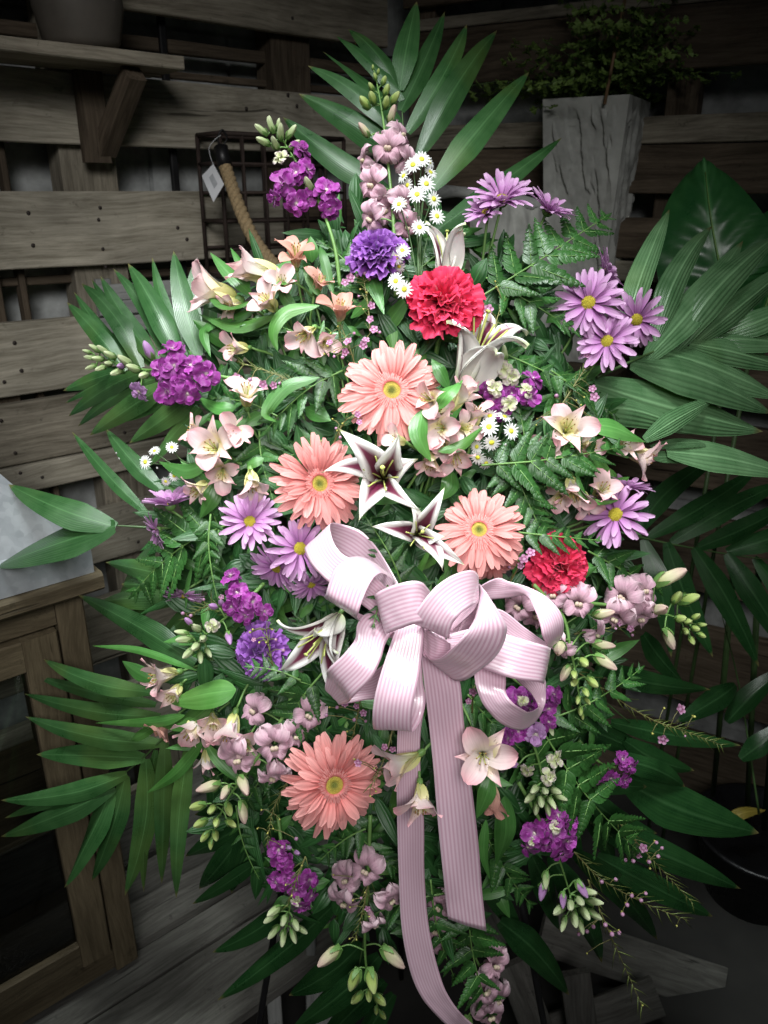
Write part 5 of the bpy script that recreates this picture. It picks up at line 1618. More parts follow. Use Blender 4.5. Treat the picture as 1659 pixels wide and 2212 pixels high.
A(578, 652, 62, (-.35, .25, .8), .7, 24, 'pink alstroemeria blossom between the two cream trumpets and fern', 'alstro', [
    ([(690, 660, 15), (620, 672, 25), (590, 715, 28), (600, 760, 18)], 36, (-.4, .3, 1)), ([(640, 670, 5), (615, 640, 10), (600, 600, 5)], 28, up)])
A(735, 668, 56, (.10, .75, .70), .7, 22, 'pink alstroemeria blossom left of the waxflower, facing up', 'alstro_c', [([(770, 610, 0), (800, 600, 10), (830, 680, 14)], 46, (.2, .1, 1))])
A(660, 722, 66, (-.45, -.55, .75), .7, 28, 'pale alstroemeria blossom facing down left above the gerbera', 'alstro', [([(700, 790, 0), (690, 740, 5), (700, 690, 0)], 28, up)])
A(508, 752, 52, (-.75, -.15, .55), .5, 10, 'pink alstroemeria half hidden at the left under leaves', 'alstro', [
    ([(480, 690, 0), (440, 715, 4), (455, 772, 0)], 28, up), ([(560, 660, 0), (500, 690, 5), (440, 690, -5)], 26, up)])
A(532, 850, 62, (.05, .75, .60), .7, 16, 'pale pink alstroemeria right of the left purple stock', 'alstro', [
    ([(690, 815, 8), (620, 835, 16), (575, 890, 18), (598, 912, 8)], 34, (.3, .5, 1)), ([(510, 880, 5), (470, 880, 10), (428, 858, 0)], 34, up), ([(535, 905, 8), (490, 920, 14), (445, 903, 5)], 28, up)])
A(462, 968, 76, (-.15, .15, 1), .8, 22, 'largest pale pink alstroemeria on the left side', 'alstro', [
    ([(450, 1000, 0), (400, 1015, 6), (342, 996, 0)], 44, up), ([(470, 1040, 5), (455, 1080, 10), (432, 1120, 5)], 42, (.2, .2, 1)), ([(520, 960, 5), (515, 930, 8), (520, 900, 0)], 24, up)])
A(543, 1045, 64, (.15, -.75, .6), .4, 18, 'white alstroemeria bell hanging right of the largest left one', 'alstro_w', [([(570, 990, 0), (545, 1000, 6), (520, 1010, 0)], 26, up)])
A(428, 1058, 54, (-.45, -.5, .6), .6, 2, 'pink alstroemeria turned away under the largest left one', 'alstro')
A(345, 1462, 70, (-.75, -.12, .6), .5, 14, 'pale pink alstroemeria at the lower left, pointing left', 'alstro', [
    ([(510, 1490, 5), (440, 1500, 14), (365, 1518, 8)], 72, (.1, .6, 1)), ([(425, 1448, 5), (300, 1405, 10), (198, 1395, 0)], 18, up), ([(330, 1470, 20), (295, 1450, 22), (264, 1428, 14)], 34, up)])
A(415, 1578, 68, (-.30, -.75, .6), .5, 16, 'pale pink alstroemeria bell hanging over the left palm frond', 'alstro', [
    ([(400, 1545, 10), (330, 1560, 16), (205, 1562, 0)], 26, up), ([(440, 1600, 8), (380, 1670, 14), (316, 1714, 0)], 30, (.2, .3, 1)), ([(350, 1560, 8), (300, 1590, 8), (282, 1600, 0)], 24, up), ([(460, 1520, 8), (400, 1560, 12), (330, 1560, 5)], 44, up)])
A(350, 1572, 48, (-.6, -.5, .5), .6, 0, 'coral alstroemeria half hidden behind the hanging bell', 'alstro_c')
A(497, 1585, 72, (-.15, -.85, .5), .4, 14, 'narrow pink alstroemeria bell left of the lower snapdragon', 'alstro', [([(520, 1690, 0), (470, 1640, 5), (440, 1600, 0)], 28, up)])
A(445, 1650, 44, (.1, -.9, .3), .2, 0, 'closed greenish alstroemeria bud above the snapdragon buds', 'alstro_w')
A(925, 862, 58, (-.6, .15, .8), .6, 42, 'pale alstroemeria overlapping the right edge of the top gerbera', 'alstro', [
    ([(970, 840, 45), (950, 800, 52), (932, 775, 45)], 32, (.2, .3, 1)), ([(940, 885, 50), (970, 845, 58), (1000, 820, 50)], 38, (-.3, .4, 1))])
A(1000, 852, 66, (.55, .75, .5), .3, 34, 'pale alstroemeria bud beside the half open lily', 'alstro_w')
A(955, 925, 62, (-.3, -.1, .9), .7, 36, 'pale alstroemeria between the top gerbera and the white asters', 'alstro', [
    ([(912, 885, 45), (905, 940, 52), (932, 998, 42)], 44, (.1, .2, 1)), ([(945, 975, 40), (1000, 960, 48), (1045, 920, 40)], 24, (.2, .4, 1))])
A(1030, 892, 50, (.1, .85, .4), .4, 26, 'small pale alstroemeria left of the white asters', 'alstro')
A(985, 985, 62, (.1, -.8, .6), .5, 26, 'pale alstroemeria bell hanging above the right gerbera', 'alstro', [([(975, 1015, 5), (972, 1050, 12), (945, 1085, 5)], 44, (.3, .2, 1))])
A(930, 1000, 52, (-.2, -.85, .5), .5, 24, 'pale alstroemeria bell hanging beside the upper open lily', 'alstro')
A(856, 950, 44, (-.75, .15, .7), .4, 56, 'cream alstroemeria bud over the tip of the upper open lily', 'alstro_w')
A(1225, 925, 74, (-.05, .25, 1), .8, 26, 'pale alstroemeria facing front at the right', 'alstro', [
    ([(1262, 915, 20), (1330, 925, 32), (1395, 955, 22)], 54, (.1, .6, 1)), ([(1285, 945, 10), (1320, 965, 16), (1360, 990, 8)], 34, up)])
A(1388, 985, 66, (.75, -.30, .4), .6, 12, 'pale star shaped alstroemeria at the right edge, pointing right', 'alstro', [
    ([(1270, 985, 10), (1300, 1000, 16), (1330, 1035, 10)], 38, up), ([(1310, 1010, 5), (1330, 1040, 10), (1360, 1030, 0)], 34, up)])
A(1238, 1065, 66, (.0, -.85, .5), .4, 20, 'pale alstroemeria bell hanging under the dark fern', 'alstro')
A(1300, 1058, 62, (.1, .35, .8), .7, 16, 'pale alstroemeria above the lone right daisy', 'alstro', [
    ([(1245, 1020, 20), (1262, 1070, 28), (1300, 1085, 30), (1350, 1076, 26)], 18, up)])
A(1170, 1015, 50, (-.7, .1, .6), .6, 4, 'pale alstroemeria half hidden left of the hanging bell', 'alstro')
A(1042, 1632, 84, (-.1, .10, 1), .9, 72, 'flecked pale alstroemeria resting on the wide ribbon tail', 'alstro', [
    ([(1060, 1680, 20), (1050, 1720, 26), (1030, 1768, 18)], 42, (.2, .2, 1)), ([(1090, 1720, 10), (1092, 1800, 18), (1072, 1868, 8)], 52, (.1, .3, 1)), ([(1050, 1770, 0), (1045, 1840, 8), (1058, 1900, 0)], 24, up)], roll=.5)
A(862, 1652, 82, (-.85, -.35, .35), .4, 62, 'cream alstroemeria trumpet between gerbera and ribbon tails', 'alstro_w')
A(908, 1732, 72, (.0, -.75, .65), .6, 66, 'pale pink alstroemeria hanging over the thin ribbon tail', 'alstro')
A(1066, 1735, 56, (.0, -.95, .3), .3, 18, 'small pink alstroemeria bell beside the wide ribbon tail', 'alstro_c')

A(505, 940, 58, (.45, .35, .8), .8, 14, 'pink alstroemeria pressed against the right of the largest left one', 'alstro')
A(425, 935, 54, (-.6, .55, .6), .7, 6, 'pink alstroemeria behind the upper left of the largest left one', 'alstro')
A(480, 1020, 54, (.1, -.5, .8), .7, 12, 'pale alstroemeria tucked between the largest left one and the white bell', 'alstro')
A(610, 610, 50, (.1, .3, .9), .7, 18, 'small pink alstroemeria right of the upper cream trumpet', 'alstro')
A(500, 660, 52, (-.5, -.35, .7), .6, 4, 'pink alstroemeria under the lower cream trumpet', 'alstro')
A(690, 610, 48, (.4, .6, .6), .7, 6, 'coral alstroemeria behind the one beside the rope', 'alstro_c')
A(700, 740, 46, (.35, -.3, .9), .6, 14, 'small pale alstroemeria just above the top gerbera', 'alstro')
A(945, 890, 50, (.1, .45, .8), .7, 30, 'pale alstroemeria in the middle of the right centre cluster', 'alstro')
A(1005, 925, 50, (.5, -.05, .8), .7, 28, 'pale alstroemeria at the right of the right centre cluster', 'alstro')
A(960, 962, 48, (-.1, -.55, .8), .6, 30, 'pale alstroemeria at the foot of the right centre cluster', 'alstro')
A(1190, 965, 52, (-.5, -.2, .8), .7, 12, 'pale alstroemeria low left of the front facing right one', 'alstro')
A(1270, 965, 52, (.45, -.3, .8), .7, 12, 'pale alstroemeria low right of the front facing right one', 'alstro')
A(1345, 960, 50, (.3, .3, .8), .7, 4, 'pale alstroemeria behind the star shaped one at the right', 'alstro')
A(1210, 1075, 50, (-.45, -.5, .7), .5, 12, 'pale alstroemeria left of the bell under the dark fern', 'alstro')
A(1268, 1085, 50, (.2, -.7, .6), .5, 12, 'pale alstroemeria between the bell and the lone right daisy', 'alstro')
A(375, 1500, 50, (-.3, -.5, .8), .6, 8, 'pink alstroemeria under the lower left one that points left', 'alstro')
A(460, 1560, 52, (.2, -.4, .8), .6, 8, 'pale alstroemeria between the two lower left bells', 'alstro')
A(530, 1610, 52, (-.1, -.3, .9), .6, 10, 'pink alstroemeria behind the lower left snapdragon', 'alstro')
# ---- snapdragons: F open floret, Y cream bud, G green bud
SN = 'mauve snapdragon spikes'
spike('snapdragon_spike', 'tall mauve snapdragon rising through the middle of the top palm frond', 'snapdragon', SN,
      [(855, 640, -10), (850, 480, 5), (838, 350, 10), (825, 240, 8), (808, 148, 0)],
      [('F', 802, 398, 26, 44, (-.55, .05, 1)), ('F', 838, 318, 28, 46, (-.05, .25, 1)), ('F', 868, 290, 14, 36, (.75, .55, .6)), ('F', 785, 345, 4, 34, (-.9, .2, .4)),
       ('F', 882, 350, 8, 38, (.8, .1, .6)), ('F', 800, 472, 14, 42, (-.6, -.1, .8)), ('F', 870, 440, 10, 40, (.5, .0, .8)), ('F', 880, 490, 6, 36, (.4, -.2, .8)), ('F', 830, 455, 0, 40, (-.1, .1, 1)),
       ('Y', 795, 292, 16, 24, (-.6, .6, .5)), ('Y', 842, 262, 18, 26, (.3, .7, .6)), ('G', 795, 232, 10, 22, (-.6, .6, .5)), ('G', 808, 222, 14, 20, (-.3, .6, .7)), ('G', 845, 222, 14, 22, (.6, .6, .5)), ('G', 832, 205, 14, 18, (.3, .7, .6)),
       ('G', 832, 232, 16, 20, (.2, .6, .8)), ('G', 806, 195, 10, 14, (-.5, .7, .4)), ('G', 826, 182, 10, 14, (.4, .8, .4)), ('G', 812, 172, 8, 11, (-.3, .9, .4)), ('G', 816, 160, 6, 9, (.2, 1, .3)), ('G', 806, 150, 4, 8, (-.1, 1, .2))])
spike('snapdragon_spike', 'mauve snapdragon left of the lowest gerbera, its green buds hanging down', 'snapdragon', SN,
      [(640, 1480, 0), (600, 1570, 12), (540, 1660, 18), (490, 1730, 16), (455, 1815, 8)],
      [('F', 592, 1612, 38, 50, (.1, .1, 1)), ('F', 512, 1640, 32, 50, (-.35, -.1, 1)), ('F', 548, 1535, 22, 42, (-.2, .5, .8)), ('F', 590, 1680, 30, 42, (.35, -.6, .7)), ('F', 668, 1545, 18, 44, (.3, .3, .8)),
       ('F', 500, 1600, 22, 38, (-.7, .3, .7)), ('F', 640, 1590, 18, 38, (.5, .1, .7)),
       ('Y', 470, 1694, 30, 36, (-.8, -.1, .5)), ('Y', 520, 1680, 32, 36, (.4, -.5, .7)), ('Y', 522, 1735, 24, 32, (.2, -.9, .3)), ('Y', 492, 1700, 34, 28, (-.2, -.4, .9)),
       ('G', 440, 1738, 22, 24, (-.9, -.1, .4)), ('G', 462, 1742, 28, 22, (-.2, -.2, 1)), ('G', 490, 1738, 26, 22, (.4, -.6, .6)), ('G', 444, 1772, 22, 22, (-.8, -.3, .5)), ('G', 468, 1770, 28, 20, (.1, -.3, 1)), ('G', 492, 1772, 22, 20, (.8, -.4, .5)),
       ('G', 448, 1798, 22, 18, (-.5, -.7, .5)), ('G', 464, 1796, 24, 18, (.3, -.6, .7)), ('G', 456, 1815, 18, 15, (0, -1, .3))])
spike('snapdragon_spike', 'mauve snapdragon right of the bow with a hanging chain of green buds', 'snapdragon', SN,
      [(1150, 1260, 10), (1215, 1330, 24), (1232, 1400, 28), (1246, 1470, 22), (1256, 1545, 14)],
      [('F', 1250, 1302, 40, 48, (.05, .3, 1)), ('F', 1195, 1285, 24, 40, (-.4, .4, .8)), ('F', 1120, 1310, 10, 46, (-.3, .2, .9)), ('F', 1160, 1330, 8, 44, (.1, -.1, 1)), ('F', 1215, 1400, 26, 36, (-.75, -.2, .6)), ('F', 1290, 1370, 20, 36, (.8, -.1, .5)),
       ('Y', 1285, 1328, 36, 32, (.9, .2, .4)), ('Y', 1212, 1392, 38, 36, (-.35, -.3, .9)), ('Y', 1290, 1418, 28, 36, (.75, -.5, .4)), ('Y', 1228, 1440, 24, 28, (-.5, -.7, .4)), ('Y', 1285, 1390, 22, 32, (.9, -.1, .2)),
       ('G', 1256, 1425, 36, 24, (.2, -.3, 1)), ('G', 1240, 1452, 36, 20, (-.2, -.4, 1)), ('G', 1244, 1468, 34, 20, (-.5, -.4, .8)), ('G', 1270, 1466, 32, 22, (.6, -.5, .6)), ('G', 1262, 1488, 30, 17, (.2, -.6, .8)), ('G', 1250, 1505, 28, 15, (-.3, -.7, .6)),
       ('G', 1264, 1508, 26, 14, (.5, -.7, .6)), ('G', 1254, 1528, 22, 14, (-.1, -.9, .4)), ('G', 1257, 1542, 18, 10, (.1, -1, .3))])
spike('snapdragon_spike', 'mauve snapdragon pointing right below the small red carnation', 'snapdragon', SN,
      [(1240, 1300, 0), (1340, 1310, 10), (1430, 1325, 8), (1512, 1352, 0)],
      [('F', 1345, 1290, 22, 50, (-.1, .3, 1)), ('F', 1392, 1275, 18, 42, (.4, .4, .7)), ('F', 1330, 1335, 14, 46, (-.2, -.5, .8)), ('F', 1385, 1335, 16, 44, (.3, -.4, .9)), ('F', 1405, 1310, 8, 36, (.6, .1, .6)),
       ('Y', 1422, 1258, 12, 48, (.9, .45, .2)), ('Y', 1418, 1318, 24, 38, (.1, .2, 1)), ('Y', 1438, 1362, 12, 32, (.3, -.9, .3)), ('G', 1470, 1298, 10, 32, (.9, .3, .3)), ('G', 1455, 1300, 14, 24, (.3, .7, .5)),
       ('G', 1462, 1336, 16, 22, (.4, .1, .9)), ('G', 1480, 1342, 16, 18, (.3, .1, 1)), ('G', 1496, 1336, 14, 17, (.5, .5, .7)), ('G', 1478, 1360, 14, 17, (0, -.3, 1)), ('G', 1496, 1356, 16, 17, (.4, -.1, 1)), ('G', 1490, 1376, 12, 16, (.2, -.7, .7)), ('G', 1508, 1368, 10, 14, (.7, -.4, .6)), ('G', 1508, 1350, 10, 14, (.9, .1, .5))])
spike('snapdragon_spike', 'mauve snapdragon hanging at the bottom left of the thin ribbon tail', 'snapdragon', SN,
      [(800, 1760, -20), (795, 1900, -2), (788, 2030, 0), (795, 2110, -2), (818, 2180, -6)],
      [('F', 790, 1880, 10, 48, (-.1, .2, 1)), ('F', 745, 1900, 2, 42, (-.6, .2, .8)), ('F', 742, 1950, 6, 44, (-.5, -.4, .8)), ('F', 845, 1945, 2, 40, (.5, -.2, .8)), 
       ('F', 810, 1998, 4, 36, (.4, -.7, .5)), ('Y', 730, 2050, 2, 40, (-.75, -.5, .3)), ('Y', 830, 2050, 2, 42, (.75, -.6, .2)), ('G', 772, 2098, 4, 32, (-.4, -.9, .3)), ('G', 800, 2098, 8, 34, (.2, -.8, .6)), ('G', 780, 2146, 2, 22, (-.7, -.5, .4)), ('G', 812, 2150, 2, 22, (.7, -.5, .4)), ('G', 796, 2140, 4, 18, (.1, -.6, .8)), ('G', 822, 2186, -4, 14, (.6, -.7, .2)), ('G', 812, 2176, -2, 12, (.1, -1, .2))])
spike('snapdragon_spike', 'mauve snapdragon showing at the very bottom, right of the ribbon tails', 'snapdragon', SN,
      [(960, 1880, -25), (985, 1980, -20), (1050, 2120, -10), (1080, 2230, -12)],
      [('F', 1072, 2085, 4, 42, (.5, .3, .8)), ('F', 1050, 2140, 8, 46, (.2, .1, 1)), ('F', 1075, 2160, 4, 44, (.6, -.1, .8)), ('F', 1060, 2195, 6, 46, (.1, -.3, 1)), ('F', 948, 1960, -10, 40, (-.2, .1, 1)), ('F', 940, 2010, -14, 38, (-.3, -.1, 1)), ('F', 985, 1940, -14, 38, (.3, .2, 1)), ('F', 960, 2050, -16, 36, (.1, -.3, 1)), ('Y', 1010, 2200, 0, 34, (-.2, -.8, .5))])

# ---- stock: P magenta floret, V lilac floret, W cream floret, B green bud, L lilac bud
ST = 'magenta stock spikes'
spike('stock_spike', 'magenta stock at the top left in front of the wire cage', 'stock', ST,
      [(735, 620, -10), (722, 530, 5), (690, 440, 10), (640, 350, 8), (592, 272, 0)],
      [('P', 612, 398, 26, 46, (-.4, -.1, 1)), ('P', 640, 375, 24, 40, (-.1, .2, 1)), ('P', 640, 440, 20, 40, (-.1, -.5, .9)), ('P', 650, 325, 14, 34, (.5, .5, .7)), ('P', 664, 368, 12, 34, (.7, .0, .7)), ('P', 706, 412, 24, 42, (.2, .2, 1)), ('P', 712, 450, 16, 36, (.1, -.6, .7)), ('P', 665, 428, 14, 30, (.2, -.6, .8)), ('P', 595, 425, 14, 32, (-.7, -.4, .5)),
       ('W', 606, 340, 16, 26, (-.3, .4, .8)), ('B', 575, 290, 8, 20, (-.7, .5, .3)), ('B', 590, 284, 12, 20, (-.3, .8, .4)), ('B', 606, 300, 14, 22, (.1, .7, .7)), ('B', 622, 296, 10, 20, (.6, .7, .3)), ('B', 580, 312, 10, 20, (-.7, .2, .5)), ('B', 598, 320, 14, 20, (-.2, .4, .8)), ('B', 626, 322, 8, 20, (.6, .3, .4)), ('B', 586, 272, 6, 14, (-.2, 1, .2)), ('B', 600, 278, 6, 14, (.2, 1, .3)), ('B', 672, 410, 16, 22, (-.3, .5, .8))])
spike('stock_spike', 'magenta stock pointing left over the left palm frond', 'stock', ST,
      [(560, 830, -5), (470, 812, 8), (380, 800, 12), (290, 796, 10), (205, 768, 2)],
      [('P', 446, 808, 30, 46, (.2, .0, 1)), ('P', 378, 790, 30, 46, (-.05, .1, 1)), ('P', 372, 755, 20, 38, (.0, .75, .7)), ('P', 362, 845, 22, 46, (-.1, -.5, .9)), ('P', 405, 850, 20, 40, (.2, -.5, .8)), ('P', 350, 800, 22, 38, (-.3, -.1, 1)), ('P', 412, 790, 20, 36, (.1, .3, 1)), ('P', 395, 825, 24, 36, (.0, -.2, 1)), ('V', 300, 845, 14, 32, (-.5, -.6, .6)), ('L', 328, 772, 18, 34, (-.3, .8, .4)),
       ('B', 300, 800, 14, 22, (-.6, .2, .8)), ('B', 282, 788, 14, 24, (-.5, .4, .7)), ('B', 262, 800, 14, 20, (-.5, -.4, .7)), ('L', 268, 790, 16, 20, (-.4, -.2, .9)), ('B', 248, 772, 12, 18, (-.6, .3, .6)), ('B', 232, 762, 12, 17, (-.7, .5, .5)), ('B', 214, 758, 8, 16, (-.8, .5, .3)), ('B', 222, 776, 12, 16, (-.7, .0, .6)), ('B', 205, 774, 8, 15, (-1, .1, .3)), ('B', 206, 790, 8, 15, (-.8, -.4, .4)), ('B', 226, 792, 12, 17, (-.5, -.4, .7)), ('B', 240, 786, 14, 16, (-.3, -.1, 1)), ('B', 196, 762, 4, 12, (-1, .3, .2)), ('B', 318, 808, 12, 20, (-.3, -.3, .8))])
spike('stock_spike', 'short magenta stock with cream buds right of the half open lily', 'stock', ST,
      [(1050, 930, 0), (1085, 880, 12), (1105, 830, 16), (1098, 778, 12)],
      [('P', 1150, 818, 22, 36, (.4, .5, .8)), ('P', 1145, 858, 24, 38, (.3, -.3, 1)), ('P', 1068, 860, 20, 40, (-.4, -.3, .9)), ('P', 1105, 850, 18, 36, (.0, .0, 1)), ('P', 1085, 888, 16, 36, (-.1, -.6, .8)), ('P', 1050, 838, 10, 30, (-.7, .2, .6)),
       ('W', 1068, 838, 34, 28, (-.2, .1, 1)), ('W', 1100, 872, 34, 26, (.0, -.3, 1)), ('W', 1138, 842, 30, 24, (.1, .2, 1)), ('W', 1085, 795, 26, 30, (-.2, .4, .9)), ('W', 1105, 815, 26, 28, (.3, -.3, .9)), ('B', 1090, 775, 18, 20, (-.1, .9, .4)), ('B', 1076, 778, 16, 18, (-.5, .8, .3))])
spike('stock_spike', 'magenta stock above the left violet carnation, pale buds hanging left', 'stock', ST,
      [(570, 1260, -10), (530, 1300, 8), (480, 1340, 12), (425, 1390, 6)],
      [('P', 498, 1245, 12, 34, (-.1, .8, .5)), ('P', 512, 1280, 18, 36, (.0, .2, 1)), ('P', 545, 1300, 14, 36, (.3, .2, .8)), ('P', 530, 1330, 18, 32, (.2, -.4, .9)), ('P', 570, 1320, 8, 30, (.6, .0, .7)), ('P', 500, 1310, 20, 28, (-.2, -.2, 1)), ('L', 468, 1312, 18, 22, (-.5, .3, .8)), ('L', 480, 1305, 20, 20, (-.1, .4, .9)),
       ('W', 458, 1352, 24, 24, (-.1, -.1, 1)), ('L', 492, 1368, 16, 26, (.3, -.7, .6)), ('L', 414, 1348, 14, 20, (-.5, .6, .5)), ('B', 430, 1360, 18, 22, (-.2, .4, .9)), ('B', 440, 1378, 20, 22, (.1, .0, 1)), ('B', 412, 1380, 14, 22, (-.8, .0, .5)), ('B', 428, 1392, 18, 22, (-.2, -.2, 1)), ('B', 416, 1402, 14, 20, (-.5, -.5, .6)), ('B', 432, 1410, 14, 18, (.2, -.7, .6)), ('B', 404, 1368, 10, 18, (-.9, .2, .3)), ('B', 446, 1402, 12, 16, (.5, -.6, .5))])
spike('stock_spike', 'magenta stock at the lower right beside the large fern frond, buds at its foot', 'stock', ST,
      [(1120, 1690, 0), (1165, 1770, 12), (1205, 1850, 14), (1240, 1960, 6)],
      [('P', 1205, 1762, 22, 40, (.1, .4, .9)), ('P', 1232, 1775, 14, 36, (.6, .2, .7)), ('P', 1155, 1800, 20, 44, (-.4, .1, .9)), ('P', 1195, 1800, 28, 42, (.0, .0, 1)), ('P', 1225, 1815, 20, 40, (.4, -.2, .9)), ('P', 1180, 1822, 20, 34, (-.2, -.3, 1)), ('P', 1212, 1842, 18, 40, (.1, -.7, .7)), ('P', 1140, 1830, 8, 32, (-.6, -.5, .5)), ('W', 1200, 1785, 32, 20, (.1, .3, 1)), ('W', 1152, 1818, 26, 16, (-.1, -.4, .9)),
       ('L', 1176, 1908, 12, 32, (-.3, -.9, .3)), ('B', 1180, 1885, 12, 22, (-.1, -.9, .3)), ('L', 1248, 1905, 12, 32, (.5, -.8, .3)), ('L', 1216, 1930, 14, 26, (-.1, -.9, .5)), ('B', 1262, 1925, 12, 22, (.6, .2, .7)), ('B', 1248, 1940, 16, 22, (.1, .0, 1)), ('B', 1270, 1945, 10, 22, (.9, .0, .4)), ('B', 1232, 1948, 16, 22, (-.2, -.1, 1)), ('B', 1216, 1958, 12, 22, (-.7, -.2, .6)), ('B', 1256, 1962, 14, 22, (.3, -.3, .9)), ('B', 1238, 1972, 14, 22, (.0, -.5, .8)), ('B', 1222, 1982, 10, 20, (-.4, -.8, .4)), ('B', 1250, 1986, 10, 20, (.2, -.8, .4)), ('B', 1272, 1968, 8, 20, (.8, -.4, .4))])
spike('stock_spike', 'lilac stock under the right bow loop with hanging pale green buds', 'stock', ST,
      [(1110, 1520, -10), (1145, 1590, 14), (1165, 1650, 20), (1180, 1730, 14)],
      [('V', 1158, 1586, 30, 34, (.0, .3, 1)), ('P', 1120, 1580, 16, 32, (-.2, .1, 1)), ('P', 1098, 1595, 10, 30, (-.5, -.1, .8)), ('P', 1185, 1560, 4, 30, (.3, .2, .8)), ('P', 1130, 1560, 8, 28, (-.1, .5, .8)),
       ('L', 1118, 1652, 24, 22, (-.8, .1, .5)), ('W', 1138, 1665, 26, 24, (-.5, -.6, .7)), ('W', 1200, 1640, 24, 30, (.6, -.1, .8)), ('W', 1186, 1678, 28, 26, (.3, -.2, 1)), ('B', 1160, 1700, 22, 22, (-.5, -.1, .8)), ('B', 1175, 1705, 24, 20, (.0, .0, 1)), ('B', 1192, 1705, 20, 20, (.5, .0, .9)), ('B', 1152, 1716, 18, 19, (-.7, -.4, .5)), ('B', 1168, 1722, 22, 20, (-.1, -.4, .9)), ('B', 1186, 1724, 20, 20, (.3, -.5, .8)), ('B', 1200, 1716, 14, 18, (.8, -.3, .4)), ('B', 1160, 1734, 16, 17, (-.2, -.9, .4)), ('B', 1180, 1736, 16, 17, (.2, -.9, .4))])
spike('stock_spike', 'dark magenta stock glimpsed through the lower right bow loop', 'stock', ST,
      [(1090, 1450, -20), (1140, 1490, -8), (1200, 1530, -10)],
      [('P', 1120, 1505, -2, 36, (-.1, .1, 1)), ('P', 1150, 1495, -6, 32, (.1, .3, 1)), ('P', 1195, 1500, -2, 36, (.4, .2, .9)), ('P', 1185, 1530, -4, 34, (.3, -.3, .9)), ('P', 1145, 1530, -6, 30, (.0, -.4, .9)), ('B', 1185, 1560, -4, 20, (.2, -.8, .5)), ('W', 1128, 1515, 6, 18, (0, 0, 1))])
spike('stock_spike', 'dark purple stock hanging below the lowest gerbera, pale buds at its tip', 'stock', ST,
      [(600, 1760, -30), (612, 1850, -10), (628, 1930, -6), (618, 2010, -8)],
      [('P', 602, 1835, -4, 38, (-.1, .4, .9)), ('P', 612, 1860, 0, 34, (.1, .0, 1)), ('P', 598, 1905, 2, 34, (-.4, -.1, .9)), ('P', 640, 1920, 6, 36, (.1, -.1, 1)), ('P', 668, 1900, -2, 32, (.6, .1, .7)), ('P', 650, 1955, 4, 36, (.2, -.7, .7)), ('P', 620, 1900, 2, 30, (.0, .0, 1)), ('P', 672, 1935, -4, 28, (.6, -.4, .6)), ('W', 640, 1945, 12, 18, (0, -.2, 1)), ('L', 622, 1830, 2, 18, (.4, .2, .9)), ('L', 638, 1840, 2, 18, (.5, .1, .8)),
       ('B', 602, 1960, 4, 22, (-.6, -.2, .7)), ('B', 596, 1975, 2, 20, (-.8, -.4, .4)), ('B', 616, 1980, 6, 20, (-.1, -.2, 1)), ('B', 634, 1988, 4, 20, (.4, -.3, .8)), ('B', 600, 2002, 2, 20, (-.6, -.6, .5)), ('B', 614, 2012, 4, 20, (-.1, -.8, .6)), ('B', 630, 2010, 2, 18, (.4, -.8, .5)), ('B', 645, 2002, 0, 16, (.8, -.4, .4))])
spike('stock_spike', 'small purple stock behind the large right fern frond', 'stock', ST,
      [(1250, 1600, -30), (1300, 1650, -25), (1350, 1660, -22)],
      [('P', 1345, 1640, -14, 30, (.3, .2, .9)), ('P', 1360, 1655, -14, 28, (.5, -.2, .8)), ('P', 1320, 1680, -16, 30, (.1, -.3, 1)), ('P', 1290, 1690, -18, 28, (-.2, -.3, 1)), ('P', 1350, 1685, -18, 26, (.4, -.5, .7)), ('L', 1275, 1740, -16, 20, (0, -.5, .8))])

# ---- white asters
f0 = (0, .25, 1)
asters('tall sprig of small white asters beside the top snapdragon', (905, 620, 0),
       [(911, 344, 26, 23, (.1, .3, 1)), (892, 356, 30, 22, (-.2, .2, 1)), (921, 397, 24, 22, (.2, .1, 1)), (901, 420, 34, 23, (-.1, .2, 1)), (862, 441, 32, 20, (-.4, .2, 1)), (937, 430, 18, 21, (.5, .0, .8)), (944, 467, 20, 21, (.4, .1, 1)), (906, 491, 32, 21, (.1, .2, 1)), (872, 380, 18, 20, (-.7, .3, .6)), (930, 372, 12, 19, (.5, .4, .7)), (880, 400, 14, 18, (-.6, -.1, .6)), (928, 350, 10, 18, (.7, .3, .5))],
       [(930, 478, 20, 9), (925, 508, 16, 8), (880, 470, 18, 8), (895, 455, 24, 7)])
asters('short sprig of white asters left of the red carnation', (880, 660, 5),
       [(869, 541, 36, 21, (.1, .4, .9)), (856, 556, 36, 19, (-.2, -.4, .9)), (855, 607, 42, 22, (-.3, .1, 1)), (873, 625, 52, 22, (.1, -.2, 1)), (862, 575, 22, 18, (-.5, -.5, .6))], [(880, 520, 24, 8), (848, 580, 20, 8)])
asters('sprig of white asters between fern and pale alstroemeria at the right', (1075, 1010, 0),
       [(1056, 922, 38, 24, (-.1, .2, 1)), (1062, 956, 36, 22, (.0, -.5, .9)), (1104, 931, 32, 22, (.4, .1, .9)), (1090, 900, 24, 20, (.3, .7, .6)), (1058, 898, 28, 20, (-.2, .5, .8)), (1032, 988, 16, 20, (-.3, -.5, .8)), (1050, 1000, 10, 18, (.2, -.6, .7)), (1030, 965, 12, 18, (-.5, .0, .8))], [(1092, 962, 24, 9), (1108, 905, 14, 8)])
asters('thin sprig of white asters at the far left above a lavender daisy', (430, 1010, -10),
       [(314, 998, 4, 18, (-.4, .1, 1)), (334, 974, 0, 15, (-.1, .6, .7)), (371, 966, 2, 16, (.2, .4, .8)), (376, 1028, 4, 14, (.2, -.3, .9)), (358, 1040, 0, 13, (-.1, -.5, .8))], [(258, 992, 0, 7), (252, 980, 0, 7), (340, 1012, 2, 8)])

